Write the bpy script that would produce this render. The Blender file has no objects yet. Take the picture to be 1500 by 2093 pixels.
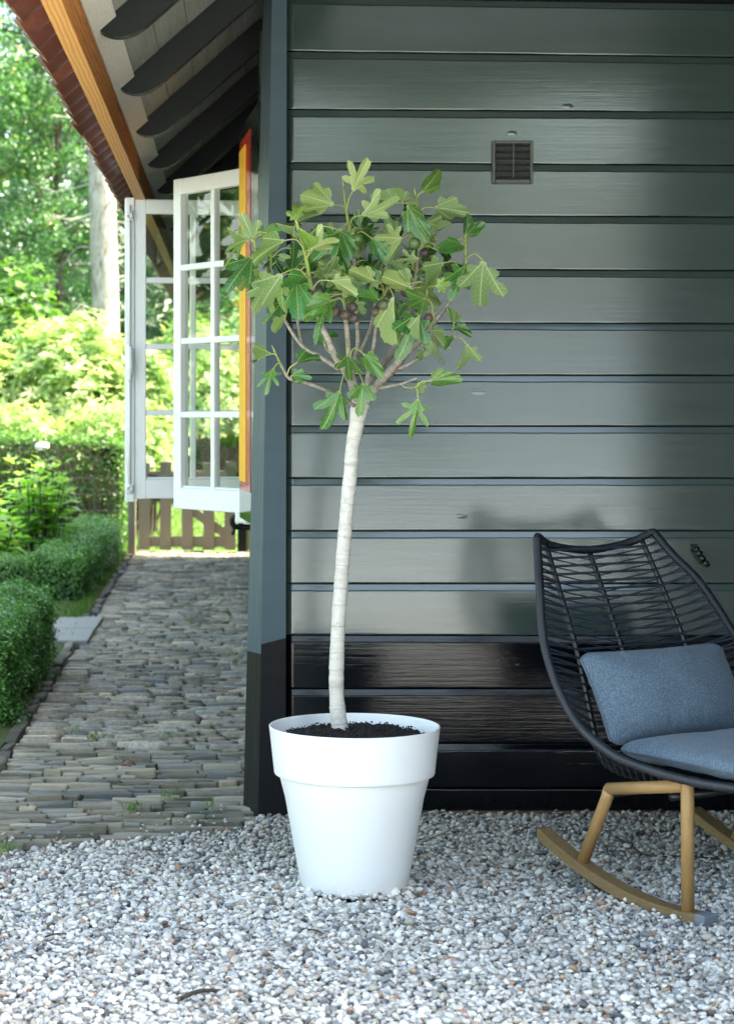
import bpy, math, random
import numpy as np
from mathutils import Vector, Matrix, noise as mnoise

SC = bpy.context.scene
COL = SC.collection
rng = np.random.default_rng(7)
random.seed(7)
rad = math.radians

# ------------------------------------------------------------------ camera
EYE = 1.30                      # metres above the ground
FPX = 4200.0 / 1500.0           # focal length in picture widths
cam_d = bpy.data.cameras.new('camera')
cam = bpy.data.objects.new('camera', cam_d)
COL.objects.link(cam)
cam.location = (0, 0, EYE)
cam.rotation_euler = (rad(90), 0, 0)
cam_d.sensor_fit = 'HORIZONTAL'
cam_d.sensor_width = 36.0
cam_d.lens = 36.0 * FPX
cam_d.shift_x = (750 - 485) / 1500
cam_d.shift_y = -(1046.5 - 850) / 1500
cam_d.clip_start = 0.05
cam_d.clip_end = 600
cam_d.dof.use_dof = True
cam_d.dof.focus_distance = 5.9
cam_d.dof.aperture_fstop = 9.0
SC.camera = cam

# ------------------------------------------------------------------ sky, sun, exposure
SUN_EL, SUN_AZ = 54.0, 84.0     # azimuth clockwise from +Y
world = bpy.data.worlds.new('World')
SC.world = world
world.use_nodes = True
wn = world.node_tree.nodes
wn.clear()
w_out = wn.new('ShaderNodeOutputWorld')
w_bg = wn.new('ShaderNodeBackground')
w_sky = wn.new('ShaderNodeTexSky')
w_sky.sky_type = 'NISHITA'
w_sky.sun_disc = False
w_sky.sun_elevation = rad(SUN_EL)
w_sky.sun_rotation = rad(SUN_AZ)
w_sky.air_density = 1.0
w_sky.dust_density = 2.5
w_sky.ozone_density = 1.0
w_bg.inputs[1].default_value = 0.15
world.node_tree.links.new(w_sky.outputs[0], w_bg.inputs[0])
world.node_tree.links.new(w_bg.outputs[0], w_out.inputs[0])
sun_d = bpy.data.lights.new('sun', 'SUN')
sun_d.energy = 3.2
sun_d.angle = rad(0.5)
sun_d.color = (1.0, 0.965, 0.90)
sun = bpy.data.objects.new('sun', sun_d)
COL.objects.link(sun)
sd = Vector((math.sin(rad(SUN_AZ)) * math.cos(rad(SUN_EL)), math.cos(rad(SUN_AZ)) * math.cos(rad(SUN_EL)), math.sin(rad(SUN_EL))))
sun.rotation_euler = sd.to_track_quat('Z', 'Y').to_euler()
SC.view_settings.view_transform = 'Standard'
SC.view_settings.look = 'None'
SC.view_settings.exposure = 2.94
SC.view_settings.use_white_balance = True
SC.view_settings.white_balance_temperature = 8000
SC.view_settings.white_balance_tint = 6
SC.view_settings.gamma = 1.0
SC.view_settings.use_curve_mapping = False
SC.render.engine = 'CYCLES'
SC.cycles.max_bounces = 8
SC.cycles.diffuse_bounces = 4
SC.cycles.glossy_bounces = 3
SC.cycles.transmission_bounces = 6
SC.cycles.transparent_max_bounces = 10
SC.cycles.caustics_reflective = False
SC.cycles.caustics_refractive = False
SC.cycles.sample_clamp_indirect = 6.0
SC.cycles.use_denoising = True


# ------------------------------------------------------------------ measuring: a sighted direction at a known distance -> a point in the place
def P(px, py, Y):
    return Vector(((px - 485) * Y / 4200.0, Y, EYE - (py - 850) * Y / 4200.0))


def G(px, py):
    Y = 4200.0 * EYE / (py - 850)
    return Vector(((px - 485) * Y / 4200.0, Y, 0.0))


# ------------------------------------------------------------------ node helpers
class NT:
    def __init__(self, name):
        self.m = bpy.data.materials.new(name)
        self.m.use_nodes = True
        self.t = self.m.node_tree
        self.t.nodes.clear()
        self.out = self.n('ShaderNodeOutputMaterial')

    def n(self, kind, **kw):
        x = self.t.nodes.new(kind)
        for k, v in kw.items():
            setattr(x, k, v)
        return x

    def set(self, sock, v):
        if isinstance(v, bpy.types.NodeSocket):
            self.t.links.new(v, sock)
        elif isinstance(v, (tuple, list)) and len(v) == 3 and sock.type == 'RGBA':
            sock.default_value = (v[0], v[1], v[2], 1)
        else:
            sock.default_value = v

    def math(self, op, a, b=0.0, c=None, clamp=False):
        x = self.n('ShaderNodeMath', operation=op)
        x.use_clamp = clamp
        self.set(x.inputs[0], a)
        self.set(x.inputs[1], b)
        if c is not None:
            self.set(x.inputs[2], c)
        return x.outputs[0]

    def coord(self, which='Object', scale=(1, 1, 1)):
        tc = self.n('ShaderNodeTexCoord')
        mp = self.n('ShaderNodeMapping')
        mp.inputs['Scale'].default_value = scale
        self.t.links.new(tc.outputs[which], mp.inputs[0])
        return mp.outputs[0]

    def noise(self, vec, scale, detail=4, rough=0.55, dist=0.0):
        x = self.n('ShaderNodeTexNoise')
        self.set(x.inputs['Vector'], vec)
        x.inputs['Scale'].default_value = scale
        x.inputs['Detail'].default_value = detail
        x.inputs['Roughness'].default_value = rough
        x.inputs['Distortion'].default_value = dist
        return x.outputs[0]

    def ramp(self, fac, stops):
        x = self.n('ShaderNodeValToRGB')
        self.set(x.inputs[0], fac)
        e = x.color_ramp.elements
        while len(e) > 1:
            e.remove(e[-1])
        for i, (p, c) in enumerate(stops):
            k = e[0] if i == 0 else e.new(p)
            k.position = p
            k.color = (c[0], c[1], c[2], 1) if isinstance(c, (tuple, list)) else (c, c, c, 1)
        return x.outputs[0]

    def mix(self, fac, a, b, blend='MIX'):
        x = self.n('ShaderNodeMix', data_type='RGBA', blend_type=blend)
        self.set(x.inputs[0], fac)
        self.set(x.inputs[6], a)
        self.set(x.inputs[7], b)
        return x.outputs[2]

    def maprange(self, v, a, b, c, d):
        x = self.n('ShaderNodeMapRange')
        self.set(x.inputs[0], v)
        for i, q in enumerate((a, b, c, d)):
            x.inputs[i + 1].default_value = q
        return x.outputs[0]

    def bump(self, h, strength=0.3, dist=0.01, normal=None):
        x = self.n('ShaderNodeBump')
        x.inputs['Strength'].default_value = strength
        x.inputs['Distance'].default_value = dist
        self.set(x.inputs['Height'], h)
        if normal is not None:
            self.set(x.inputs['Normal'], normal)
        return x.outputs[0]

    def bsdf(self, color=(.5, .5, .5), rough=0.5, normal=None, **kw):
        x = self.n('ShaderNodeBsdfPrincipled')
        self.set(x.inputs['Base Color'], color)
        self.set(x.inputs['Roughness'], rough)
        if normal is not None:
            self.set(x.inputs['Normal'], normal)
        for k, v in kw.items():
            self.set(x.inputs[k], v)
        return x.outputs[0]

    def done(self, shader):
        self.t.links.new(shader, self.out.inputs[0])
        return self.m

    def objrand(self):
        return self.n('ShaderNodeObjectInfo').outputs['Random']

    def attr(self, name, kind='GEOMETRY'):
        a = self.n('ShaderNodeAttribute', attribute_name=name, attribute_type=kind)
        return a


# ------------------------------------------------------------------ object helpers
def mesh_np(name, V, F, uv=None, smooth=True, attrs=None):
    """V (n,3); F array (m,k) or list of index lists; uv per vertex."""
    me = bpy.data.meshes.new(name)
    V = np.asarray(V, dtype=np.float32)
    if isinstance(F, np.ndarray):
        m, k = F.shape
        loops = F.astype(np.int32).ravel()
        starts = np.arange(0, m * k, k, dtype=np.int32)
    else:
        loops = np.array([i for f in F for i in f], dtype=np.int32)
        ln = np.array([len(f) for f in F], dtype=np.int32)
        starts = np.concatenate(([0], np.cumsum(ln)[:-1])).astype(np.int32)
    me.vertices.add(len(V))
    me.vertices.foreach_set('co', V.ravel())
    me.loops.add(len(loops))
    me.loops.foreach_set('vertex_index', loops)
    me.polygons.add(len(starts))
    me.polygons.foreach_set('loop_start', starts)
    if uv is not None:
        ul = me.uv_layers.new(name='UVMap')
        ul.data.foreach_set('uv', np.asarray(uv, dtype=np.float32)[loops].ravel())
    if attrs:
        for k, a in attrs.items():
            at = me.attributes.new(k, 'FLOAT', 'POINT')
            at.data.foreach_set('value', np.asarray(a, dtype=np.float32))
    me.update(calc_edges=True)
    me.validate()
    me.polygons.foreach_set('use_smooth', np.full(len(me.polygons), bool(smooth)))
    return me


class MB:
    def __init__(self):
        self.V, self.F, self.U, self.n = [], [], [], 0

    def add(self, V, F, uv=None):
        V = np.asarray(V, float)
        self.V.append(V)
        self.F += [[int(i) + self.n for i in f] for f in F]
        self.U.append(np.zeros((len(V), 2)) if uv is None else np.asarray(uv, float))
        self.n += len(V)

    def box(self, c, s, bev=0.0, rot=None):
        V, F = box_vf(s, bev)
        if rot is not None:
            V = V @ np.array(rot.to_3x3()).T
        self.add(V + np.array(c), F)

    def tube(self, pts, r, n=10, cap=True, res=0, jitter=0.0):
        V, F, U = tube_vf(pts, r, n, cap, res, jitter)
        self.add(V, F, U)

    def mesh(self, name, smooth=True):
        return mesh_np(name, np.concatenate(self.V), self.F, np.concatenate(self.U), smooth)


def box_vf(s, bev=0.0):
    x, y, z = s[0] / 2, s[1] / 2, s[2] / 2
    if bev <= 0:
        V = np.array([(a * x, b * y, c * z) for a in (-1, 1) for b in (-1, 1) for c in (-1, 1)], float)
        F = [(0, 1, 3, 2), (4, 6, 7, 5), (0, 4, 5, 1), (2, 3, 7, 6), (0, 2, 6, 4), (1, 5, 7, 3)]
        return V, F
    V, idx = [], {}
    for a in (-1, 1):
        for b in (-1, 1):
            for c in (-1, 1):
                for k in range(3):
                    q = [a * (x - bev), b * (y - bev), c * (z - bev)]
                    q[k] = (a * x, b * y, c * z)[k]
                    idx[(a, b, c, k)] = len(V)
                    V.append(q)
    F = []

    def quad(k, s_):
        o = [i for i in range(3) if i != k]
        r = []
        for u, w in ((-1, -1), (1, -1), (1, 1), (-1, 1)):
            t = [0, 0, 0]
            t[k] = s_
            t[o[0]] = u
            t[o[1]] = w
            r.append(idx[(t[0], t[1], t[2], k)])
        return r
    for k in range(3):
        for s_ in (-1, 1):
            F.append(quad(k, s_))
    for k in range(3):
        o = [i for i in range(3) if i != k]
        for u in (-1, 1):
            for w in (-1, 1):
                t1, t2 = [0, 0, 0], [0, 0, 0]
                t1[k], t2[k] = -1, 1
                for t in (t1, t2):
                    t[o[0]] = u
                    t[o[1]] = w
                F.append([idx[(*t1, o[0])], idx[(*t1, o[1])], idx[(*t2, o[1])], idx[(*t2, o[0])]])
    for a in (-1, 1):
        for b in (-1, 1):
            for c in (-1, 1):
                F.append([idx[(a, b, c, 0)], idx[(a, b, c, 1)], idx[(a, b, c, 2)]])
    V = np.array(V, float)
    out = []
    for f in F:
        p = V[f]
        nrm = np.cross(p[1] - p[0], p[2] - p[0])
        out.append(list(f) if np.dot(nrm, p.mean(0)) > 0 else list(f)[::-1])
    return V, out


def catmull(pts, res, rr=None):
    p = np.array([tuple(q) for q in pts], float)
    q = np.vstack([2 * p[0] - p[1], p, 2 * p[-1] - p[-2]])
    r = None if rr is None else np.asarray(rr, float)
    O, R = [], []
    for i in range(len(p) - 1):
        for k in range(res):
            t = k / res
            a, b, c, d = q[i], q[i + 1], q[i + 2], q[i + 3]
            O.append(0.5 * ((2 * b) + (-a + c) * t + (2 * a - 5 * b + 4 * c - d) * t * t + (-a + 3 * b - 3 * c + d) * t ** 3))
            if r is not None:
                R.append(r[i] * (1 - t) + r[i + 1] * t)
    O.append(p[-1])
    if r is not None:
        R.append(r[-1])
    return np.array(O), (None if r is None else np.array(R))


def tube_vf(pts, r, n=10, cap=True, res=0, jitter=0.0, ripple=None):
    p = np.array([tuple(q) for q in pts], float)
    rr = np.full(len(p), float(r)) if np.isscalar(r) else np.asarray(r, float)
    if res:
        p, rr = catmull(p, res, rr)
    d = np.gradient(p, axis=0)
    d /= np.maximum(np.linalg.norm(d, axis=1)[:, None], 1e-9)
    up = np.array([0, 0, 1.0]) if abs(d[0][2]) < 0.9 else np.array([1.0, 0, 0])
    u = np.cross(d[0], up)
    u /= np.linalg.norm(u)
    L = np.concatenate(([0], np.cumsum(np.linalg.norm(np.diff(p, axis=0), axis=1))))
    if ripple is not None:
        rr = rr * (1 + ripple[0] * np.sin(L * 2 * math.pi / ripple[1]))
    V, U = [], []
    ang = np.arange(n) * 2 * math.pi / n
    for i in range(len(p)):
        u = u - d[i] * np.dot(u, d[i])
        u /= np.linalg.norm(u)
        w = np.cross(d[i], u)
        ring = p[i] + rr[i] * (np.cos(ang)[:, None] * u + np.sin(ang)[:, None] * w)
        if jitter:
            ring += (rng.random((n, 3)) - .5) * jitter * rr[i]
        V.append(ring)
        U.append(np.stack([np.full(n, L[i]), ang / (2 * math.pi)], 1))
    F = []
    for i in range(len(p) - 1):
        for k in range(n):
            a, b = i * n + k, i * n + (k + 1) % n
            F.append((a, b, b + n, a + n))
    if cap:
        F.append(list(range(n))[::-1])
        F.append([(len(p) - 1) * n + k for k in range(n)])
    return np.concatenate(V), F, np.concatenate(U)


def tag(o, label=None, cat=None, group=None, kind=None):
    if label:
        o['label'] = label
    if cat:
        o['category'] = cat
    if group:
        o['group'] = group
    if kind:
        o['kind'] = kind
    return o


def link(name, me, mat=None, parent=None):
    o = bpy.data.objects.new(name, me)
    COL.objects.link(o)
    if mat is not None:
        if isinstance(mat, (list, tuple)):
            if len(me.materials) == 0:
                for m in mat:
                    me.materials.append(m)
        elif len(me.materials) == 0:
            me.materials.append(mat)
        elif me.materials[0] != mat:
            o.material_slots[0].link = 'OBJECT'
            o.material_slots[0].material = mat
    if parent is not None:
        o.parent = parent
        if parent.type == 'EMPTY':
            o.matrix_parent_inverse = Matrix.Translation(parent.location).inverted()
    return o


def empty(name, loc, label, cat, group=None):
    o = bpy.data.objects.new(name, None)
    o.empty_display_size = 0.1
    COL.objects.link(o)
    o.location = loc
    return tag(o, label, cat, group)


def grid_sheet(name, x0, x1, y0, y1, z, nx, ny, mat, amp=0.0, freq=1.0):
    xs, ys = np.linspace(x0, x1, nx), np.linspace(y0, y1, ny)
    X, Yg = np.meshgrid(xs, ys)
    Z = np.full_like(X, z)
    if amp:
        Z = Z + np.array([[amp * mnoise.noise(Vector((a * freq, b * freq, 3.3))) for a in xs] for b in ys])
    V = np.stack([X.ravel(), Yg.ravel(), Z.ravel()], 1)
    i = np.arange(nx * ny).reshape(ny, nx)
    F = np.stack([i[:-1, :-1].ravel(), i[:-1, 1:].ravel(), i[1:, 1:].ravel(), i[1:, :-1].ravel()], 1)
    return link(name, mesh_np(name, V, F), mat)


# ------------------------------------------------------------------ materials
def gloss_paint(name, col, rough=0.22, grain=0.35, var=0.12, worn=None, wavy=0.25, spec=0.5, upright=False):
    t = NT(name)
    c = t.coord('Object', (130, 130, 2.0) if upright else (3.0, 3.0, 130))
    g1 = t.noise(c, 1.0, 5, 0.62, 0.4)
    c2 = t.coord('Object', (10, 10, 14))
    g2 = t.noise(c2, 1.0, 3, 0.5)
    c3 = t.coord('Object', (420, 420, 6) if upright else (9, 9, 420))
    g3 = t.noise(c3, 1.0, 2, 0.5)
    h = t.math('ADD', t.math('ADD', t.math('MULTIPLY', g1, 1.0), t.math('MULTIPLY', g2, wavy * 2.2)), t.math('MULTIPLY', g3, 0.25))
    nrm = t.bump(h, grain, 0.006)
    tone = t.noise(t.coord('Object', (1.3, 1.3, 9)), 2.0, 4)
    k = t.ramp(tone, [(0.3, tuple(x * (1 - var) for x in col)), (0.7, tuple(x * (1 + var) for x in col))])
    if worn:
        w = t.noise(t.coord('Object', (6, 6, 30)), 3.0, 6, 0.7)
        f = t.ramp(w, [(0.70, 0.0), (0.74, 1.0)])
        k = t.mix(t.math('MULTIPLY', f, 0.5), k, worn)
    rr = t.maprange(g1, 0.3, 0.7, rough * 0.75, rough * 1.35)
    return t.done(t.bsdf(k, rr, nrm, **{'Specular IOR Level': spec}))


def plain(name, col, rough=0.5, var=0.15, scale=12.0, bump=0.1, bdist=0.004, stretch=(1, 1, 1), objvar=0.0, **kw):
    t = NT(name)
    n = t.noise(t.coord('Object', stretch), scale, 5, 0.6)
    k = t.ramp(n, [(0.25, tuple(x * (1 - var) for x in col)), (0.75, tuple(min(1, x * (1 + var)) for x in col))])
    if objvar:
        r = t.maprange(t.objrand(), 0, 1, 1 - objvar, 1 + objvar)
        k = t.mix(1.0, k, t.n_comb(r), 'MULTIPLY') if False else t.mix(1.0, k, _grey(t, r), 'MULTIPLY')
    return t.done(t.bsdf(k, rough, t.bump(n, bump, bdist), **kw))


def _grey(t, v):
    x = t.n('ShaderNodeCombineColor')
    for i in range(3):
        t.set(x.inputs[i], v)
    return x.outputs[0]


def wood(name, c1, c2, rough=0.45, scale=(3, 3, 3), wave=14.0, dist=5.0, axis='X', bump=0.15):
    t = NT(name)
    c = t.coord('Object', scale)
    w = t.n('ShaderNodeTexWave', wave_type='BANDS', bands_direction=axis)
    t.set(w.inputs['Vector'], c)
    w.inputs['Scale'].default_value = wave
    w.inputs['Distortion'].default_value = dist
    w.inputs['Detail'].default_value = 3
    w.inputs['Detail Scale'].default_value = 0.8
    n = t.noise(c, 30, 4)
    f = t.math('ADD', t.math('MULTIPLY', w.outputs[1], 0.7), t.math('MULTIPLY', n, 0.35))
    k = t.ramp(f, [(0.15, c2), (0.8, c1)])
    return t.done(t.bsdf(k, rough, t.bump(f, bump, 0.002)))


def leaf_mat(name, stops, rough=0.45, trans=0.35, tcol=None, spec=0.5):
    t = NT(name)
    a = t.attr('tint')
    k = t.ramp(a.outputs['Fac'], stops)
    b = t.bsdf(k, rough, **{'Specular IOR Level': spec})
    tr = t.n('ShaderNodeBsdfTranslucent')
    kk = t.mix(1.0, k, tcol if tcol else (1.5, 1.7, 0.8), 'MULTIPLY')
    t.set(tr.inputs[0], kk)
    mx = t.n('ShaderNodeMixShader')
    mx.inputs[0].default_value = trans
    t.t.links.new(b, mx.inputs[1])
    t.t.links.new(tr.outputs[0], mx.inputs[2])
    return t.done(mx.outputs[0])


M = {}
M['grey_paint'] = gloss_paint('grey_paint', (0.034, 0.054, 0.048), 0.13, 0.036, 0.08, (0.05, 0.066, 0.06), 0.25, 1.0)
M['post_paint'] = gloss_paint('post_paint', (0.062, 0.094, 0.112), 0.45, 0.02, 0.06, (0.10, 0.12, 0.115), 0.1, 0.2, True)
M['black_paint'] = gloss_paint('black_paint', (0.0022, 0.0028, 0.0045), 0.07, 0.075, 0.2, (0.004, 0.005, 0.006), 0.3, 0.42)
M['black_matt'] = gloss_paint('black_matt', (0.006, 0.006, 0.0075), 0.5, 0.10, 0.2, (0.03, 0.028, 0.027), 0.2, 0.2, True)
M['rafter_paint'] = gloss_paint('rafter_paint', (0.0055, 0.0065, 0.0055), 0.4, 0.05, 0.15, None, 0.2, 0.3)
M['board_paint'] = gloss_paint('board_paint', (0.27, 0.275, 0.235), 0.5, 0.12, 0.15, None, 0.2, 0.3)
M['white_paint'] = plain('white_paint', (0.74, 0.77, 0.74), 0.32, 0.03, 20, 0.05, 0.002)
M['shutter_green'] = gloss_paint('shutter_green', (0.008, 0.014, 0.010), 0.10, 0.04, 0.1)
M['shutter_yellow'] = plain('shutter_yellow', (0.82, 0.47, 0.06), 0.5, 0.06, 15, 0.05, **{'Specular IOR Level': 0.06})
M['shutter_red'] = plain('shutter_red', (0.46, 0.040, 0.020), 0.2, 0.08, 15, 0.04, **{'Specular IOR Level': 0.18})
M['iron'] = plain('iron', (0.006, 0.006, 0.007), 0.4, 0.3, 60, 0.25)
M['plaster'] = plain('plaster', (0.70, 0.66, 0.57), 0.8, 0.10, 150, 1.0, 0.012, (1, 0.35, 1))
M['pine_face'] = wood('pine_face', (0.60, 0.21, 0.035), (0.28, 0.08, 0.012), 0.4, (6, 1.6, 9), 1.5, 14.0, 'Z', 0.1)
M['pine_edge'] = wood('pine_edge', (0.62, 0.33, 0.10), (0.42, 0.19, 0.045), 0.5, (9, 1.1, 9), 3.0, 4.0, 'X', 0.1)

def mat_oak(name, a, b, rough, use_uv):
    t = NT(name)
    if use_uv:
        u = t.n('ShaderNodeUVMap')
        mp = t.n('ShaderNodeMapping')
        mp.inputs['Scale'].default_value = (7, 22, 1)
        t.t.links.new(u.outputs[0], mp.inputs[0])
        v = mp.outputs[0]
        n = t.noise(v, 1.6, 6, 0.7, 0.3)
    else:
        n = t.noise(t.coord('Object', (60, 12, 160)), 1.0, 5, 0.7, 0.2)
    k = t.ramp(n, [(0.28, b), (0.5, tuple((x + y) / 2 for x, y in zip(a, b))), (0.72, a)])
    return t.done(t.bsdf(k, rough, t.bump(n, 0.12, 0.002)))


M['oak'] = mat_oak('oak', (0.50, 0.30, 0.125), (0.35, 0.19, 0.07), 0.4, True)
M['oak_rocker'] = mat_oak('oak_rocker', (0.25, 0.165, 0.075), (0.17, 0.105, 0.046), 0.45, False)
M['grey_wood'] = wood('grey_wood', (0.30, 0.255, 0.19), (0.16, 0.135, 0.10), 0.8, (18, 18, 2), 3.0, 4.0, 'X', 0.4)
_t = NT('pot_plastic')
_n = _t.noise(_t.coord('Object'), 9, 6, 0.7)
_g = _t.n('ShaderNodeNewGeometry')
_s = _t.n('ShaderNodeSeparateXYZ')
_t.t.links.new(_g.outputs['Position'], _s.inputs[0])
_low = _t.maprange(_s.outputs[2], 0.0, 0.085, 1.0, 0.0)
_sp = _t.ramp(_t.noise(_t.coord('Object'), 150, 3, 0.7), [(0.58, 0.0), (0.70, 1.0)])
_f = _t.math('MULTIPLY', _t.math('MULTIPLY', _low, _low), _t.math('ADD', _t.math('MULTIPLY', _sp, 0.6), _t.math('MULTIPLY', _n, 0.35)))
_sc = _t.ramp(_t.noise(_t.coord('Object', (20, 20, 260)), 1.0, 4), [(0.68, 0.0), (0.76, 0.10)])
_k = _t.mix(_f, (0.80, 0.815, 0.81), (0.22, 0.19, 0.14))
_k = _t.mix(_sc, _k, (0.5, 0.5, 0.47))
M['pot'] = _t.done(_t.bsdf(_k, _t.maprange(_n, .3, .7, .32, .46), _t.bump(_n, 0.03, 0.002)))
M['soil'] = plain('soil', (0.012, 0.0085, 0.007), 0.95, 0.5, 160, 0.9, 0.006)
M['grey_pad'] = plain('grey_pad', (0.17, 0.20, 0.23), 0.55, 0.05)
M['vent'] = plain('vent', (0.075, 0.075, 0.065), 0.4, 0.1, 40, 0.1)
M['vent_dark'] = plain('vent_dark', (0.02, 0.02, 0.018), 0.6, 0.1)
M['metal_wire'] = plain('metal_wire', (0.10, 0.10, 0.095), 0.6, 0.1)
M['bark_pale'] = None


def mat_glass():
    t = NT('window_glass')
    g = t.n('ShaderNodeNewGeometry')
    d = t.n('ShaderNodeVectorMath', operation='DOT_PRODUCT')
    t.t.links.new(g.outputs['Normal'], d.inputs[0])
    t.t.links.new(g.outputs['Incoming'], d.inputs[1])
    c = t.math('ABSOLUTE', d.outputs['Value'])
    f = t.math('ADD', t.math('MULTIPLY', t.math('POWER', t.math('SUBTRACT', 1.0, c), 5.0), 0.96), 0.045, clamp=True)
    tr = t.n('ShaderNodeBsdfTransparent')
    tr.inputs[0].default_value = (0.93, 0.96, 0.93, 1)
    gl = t.n('ShaderNodeBsdfGlossy')
    gl.inputs['Roughness'].default_value = 0.0
    mx = t.n('ShaderNodeMixShader')
    t.t.links.new(f, mx.inputs[0])
    t.t.links.new(tr.outputs[0], mx.inputs[1])
    t.t.links.new(gl.outputs[0], mx.inputs[2])
    return t.done(mx.outputs[0])


M['glass'] = mat_glass()


def mat_gravel_base():
    t = NT('gravel_base')
    v = t.n('ShaderNodeTexVoronoi')
    t.set(v.inputs['Vector'], t.coord('Object'))
    v.inputs['Scale'].default_value = 62
    sep = t.n('ShaderNodeSeparateColor')
    t.t.links.new(v.outputs['Color'], sep.inputs[0])
    k = t.ramp(sep.outputs[0], [(0.0, (0.10, 0.10, 0.10)), (0.3, (0.32, 0.33, 0.34)), (0.6, (0.5, 0.5, 0.49)), (1.0, (0.64, 0.63, 0.6))])
    return t.done(t.bsdf(k, 0.8, t.bump(t.math('MULTIPLY', v.outputs['Distance'], -1.0), 0.8, 0.01)))


def mat_pebble():
    t = NT('pebble_stone')
    a = t.attr('col', 'INSTANCER')
    n = t.noise(t.coord('Object'), 90, 5, 0.65)
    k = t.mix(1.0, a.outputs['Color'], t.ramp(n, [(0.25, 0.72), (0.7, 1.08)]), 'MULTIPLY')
    return t.done(t.bsdf(k, 0.55, t.bump(n, 0.25, 0.001)))


def mat_brick(name, moss=0.35, dark=1.0):
    t = NT(name)
    r = t.objrand()
    a = t.attr('tint')
    rr = t.math('FRACT', t.math('ADD', r, a.outputs['Fac']))
    k = t.ramp(rr, [(0.0, (0.19, 0.175, 0.145)), (0.2, (0.36, 0.31, 0.23)), (0.4, (0.28, 0.275, 0.235)), (0.55, (0.42, 0.35, 0.25)),
                    (0.7, (0.22, 0.24, 0.245)), (0.85, (0.34, 0.275, 0.22)), (1.0, (0.40, 0.375, 0.30))])
    n = t.noise(t.coord('Generated', (1.4, 1, 1)), 5, 6, 0.7)
    n2 = t.noise(t.coord('Object', (1, 1, 1)), 60, 5, 0.7)
    k = t.mix(1.0, k, t.ramp(n2, [(0.25, 0.45), (0.75, 1.35)]), 'MULTIPLY')
    g = t.n('ShaderNodeNewGeometry')
    mp = t.n('ShaderNodeMapping')
    t.t.links.new(g.outputs['Position'], mp.inputs[0])
    ms = t.noise(mp.outputs[0], 3.1, 6, 0.7)
    r2 = t.maprange(t.math('FRACT', t.math('MULTIPLY', rr, 7.31)), 0, 1, 0.62, 1.5)
    k = t.mix(1.0, k, _grey(t, r2), 'MULTIPLY')
    k = t.mix(1.0, k, (dark * 1.06, dark * 1.04, dark * .97), 'MULTIPLY')
    f = t.math('MULTIPLY', t.ramp(ms, [(0.48, 0.0), (0.66, 1.0)]), moss)
    k = t.mix(f, k, (0.055, 0.075, 0.028))
    return t.done(t.bsdf(k, 0.72, t.bump(n2, 0.9, 0.005)))


def mat_ground(name, stops, scale, bump=0.6, rough=0.95):
    t = NT(name)
    n = t.noise(t.coord('Object'), scale, 8, 0.7)
    n2 = t.noise(t.coord('Object'), scale * 14, 6, 0.7)
    f = t.math('ADD', t.math('MULTIPLY', n, 0.6), t.math('MULTIPLY', n2, 0.4))
    return t.done(t.bsdf(t.ramp(f, stops), rough, t.bump(n2, bump, 0.02)))


M['gravel_base'] = mat_gravel_base()
M['pebble'] = mat_pebble()
M['brick'] = mat_brick('path_brick_clay', 0.55)
M['edge_brick'] = mat_brick('edging_brick_clay', 0.75, 0.42)
M['garden_soil'] = mat_ground('garden_soil', [(0.3, (0.018, 0.016, 0.011)), (0.5, (0.035, 0.030, 0.018)), (0.6, (0.035, 0.05, 0.016)), (0.75, (0.06, 0.055, 0.03))], 2.5)
M['moss'] = mat_ground('moss', [(0.35, (0.03, 0.035, 0.014)), (0.5, (0.06, 0.085, 0.02)), (0.7, (0.11, 0.15, 0.03))], 5)
M['lawn'] = mat_ground('lawn', [(0.3, (0.05, 0.11, 0.02)), (0.7, (0.10, 0.19, 0.035))], 3)
M['path_joint'] = mat_ground('path_joint', [(0.3, (0.012, 0.011, 0.008)), (0.6, (0.03, 0.032, 0.016))], 14)
M['paving'] = plain('paving', (0.27, 0.27, 0.245), 0.85, 0.2, 90, 0.4, 0.004)
M['tile'] = NT('roof_tile_clay')
_t = M['tile']
_n = _t.noise(_t.coord('Object'), 22, 5, 0.65)
_k = _t.ramp(_n, [(0.25, (0.05, 0.018, 0.012)), (0.6, (0.15, 0.045, 0.026)), (0.8, (0.20, 0.085, 0.05))])
_r = _t.maprange(_t.objrand(), 0, 1, 0.7, 1.25)
M['tile'] = _t.done(_t.bsdf(_t.mix(1.0, _k, _grey(_t, _r), 'MULTIPLY'), 0.32, _t.bump(_n, 0.15, 0.004)))

# leaves of the garden
M['box_leaf'] = leaf_mat('box_leaf', [(0.0, (0.025, 0.095, 0.022)), (0.5, (0.080, 0.235, 0.050)), (0.85, (0.14, 0.33, 0.08)), (1.0, (0.23, 0.42, 0.11))], 0.32, 0.3)
M['hedge_leaf'] = leaf_mat('hedge_leaf', [(0.0, (0.025, 0.08, 0.018)), (0.6, (0.075, 0.19, 0.04)), (1.0, (0.15, 0.28, 0.06))], 0.4, 0.3)
M['lime_leaf'] = leaf_mat('lime_leaf', [(0.0, (0.08, 0.19, 0.06)), (0.35, (0.19, 0.33, 0.125)), (0.75, (0.33, 0.43, 0.21)), (1.0, (0.48, 0.50, 0.30))], 0.35, 0.42)
M['hydra_leaf'] = leaf_mat('hydra_leaf', [(0.0, (0.09, 0.25, 0.05)), (0.6, (0.18, 0.39, 0.08)), (1.0, (0.30, 0.47, 0.13))], 0.38, 0.5)
M['tree_leaf'] = leaf_mat('tree_leaf', [(0.0, (0.030, 0.10, 0.035)), (0.5, (0.075, 0.20, 0.075)), (0.85, (0.14, 0.29, 0.10)), (0.97, (0.22, 0.35, 0.12)), (1.0, (0.30, 0.19, 0.09))], 0.42, 0.38)
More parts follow.
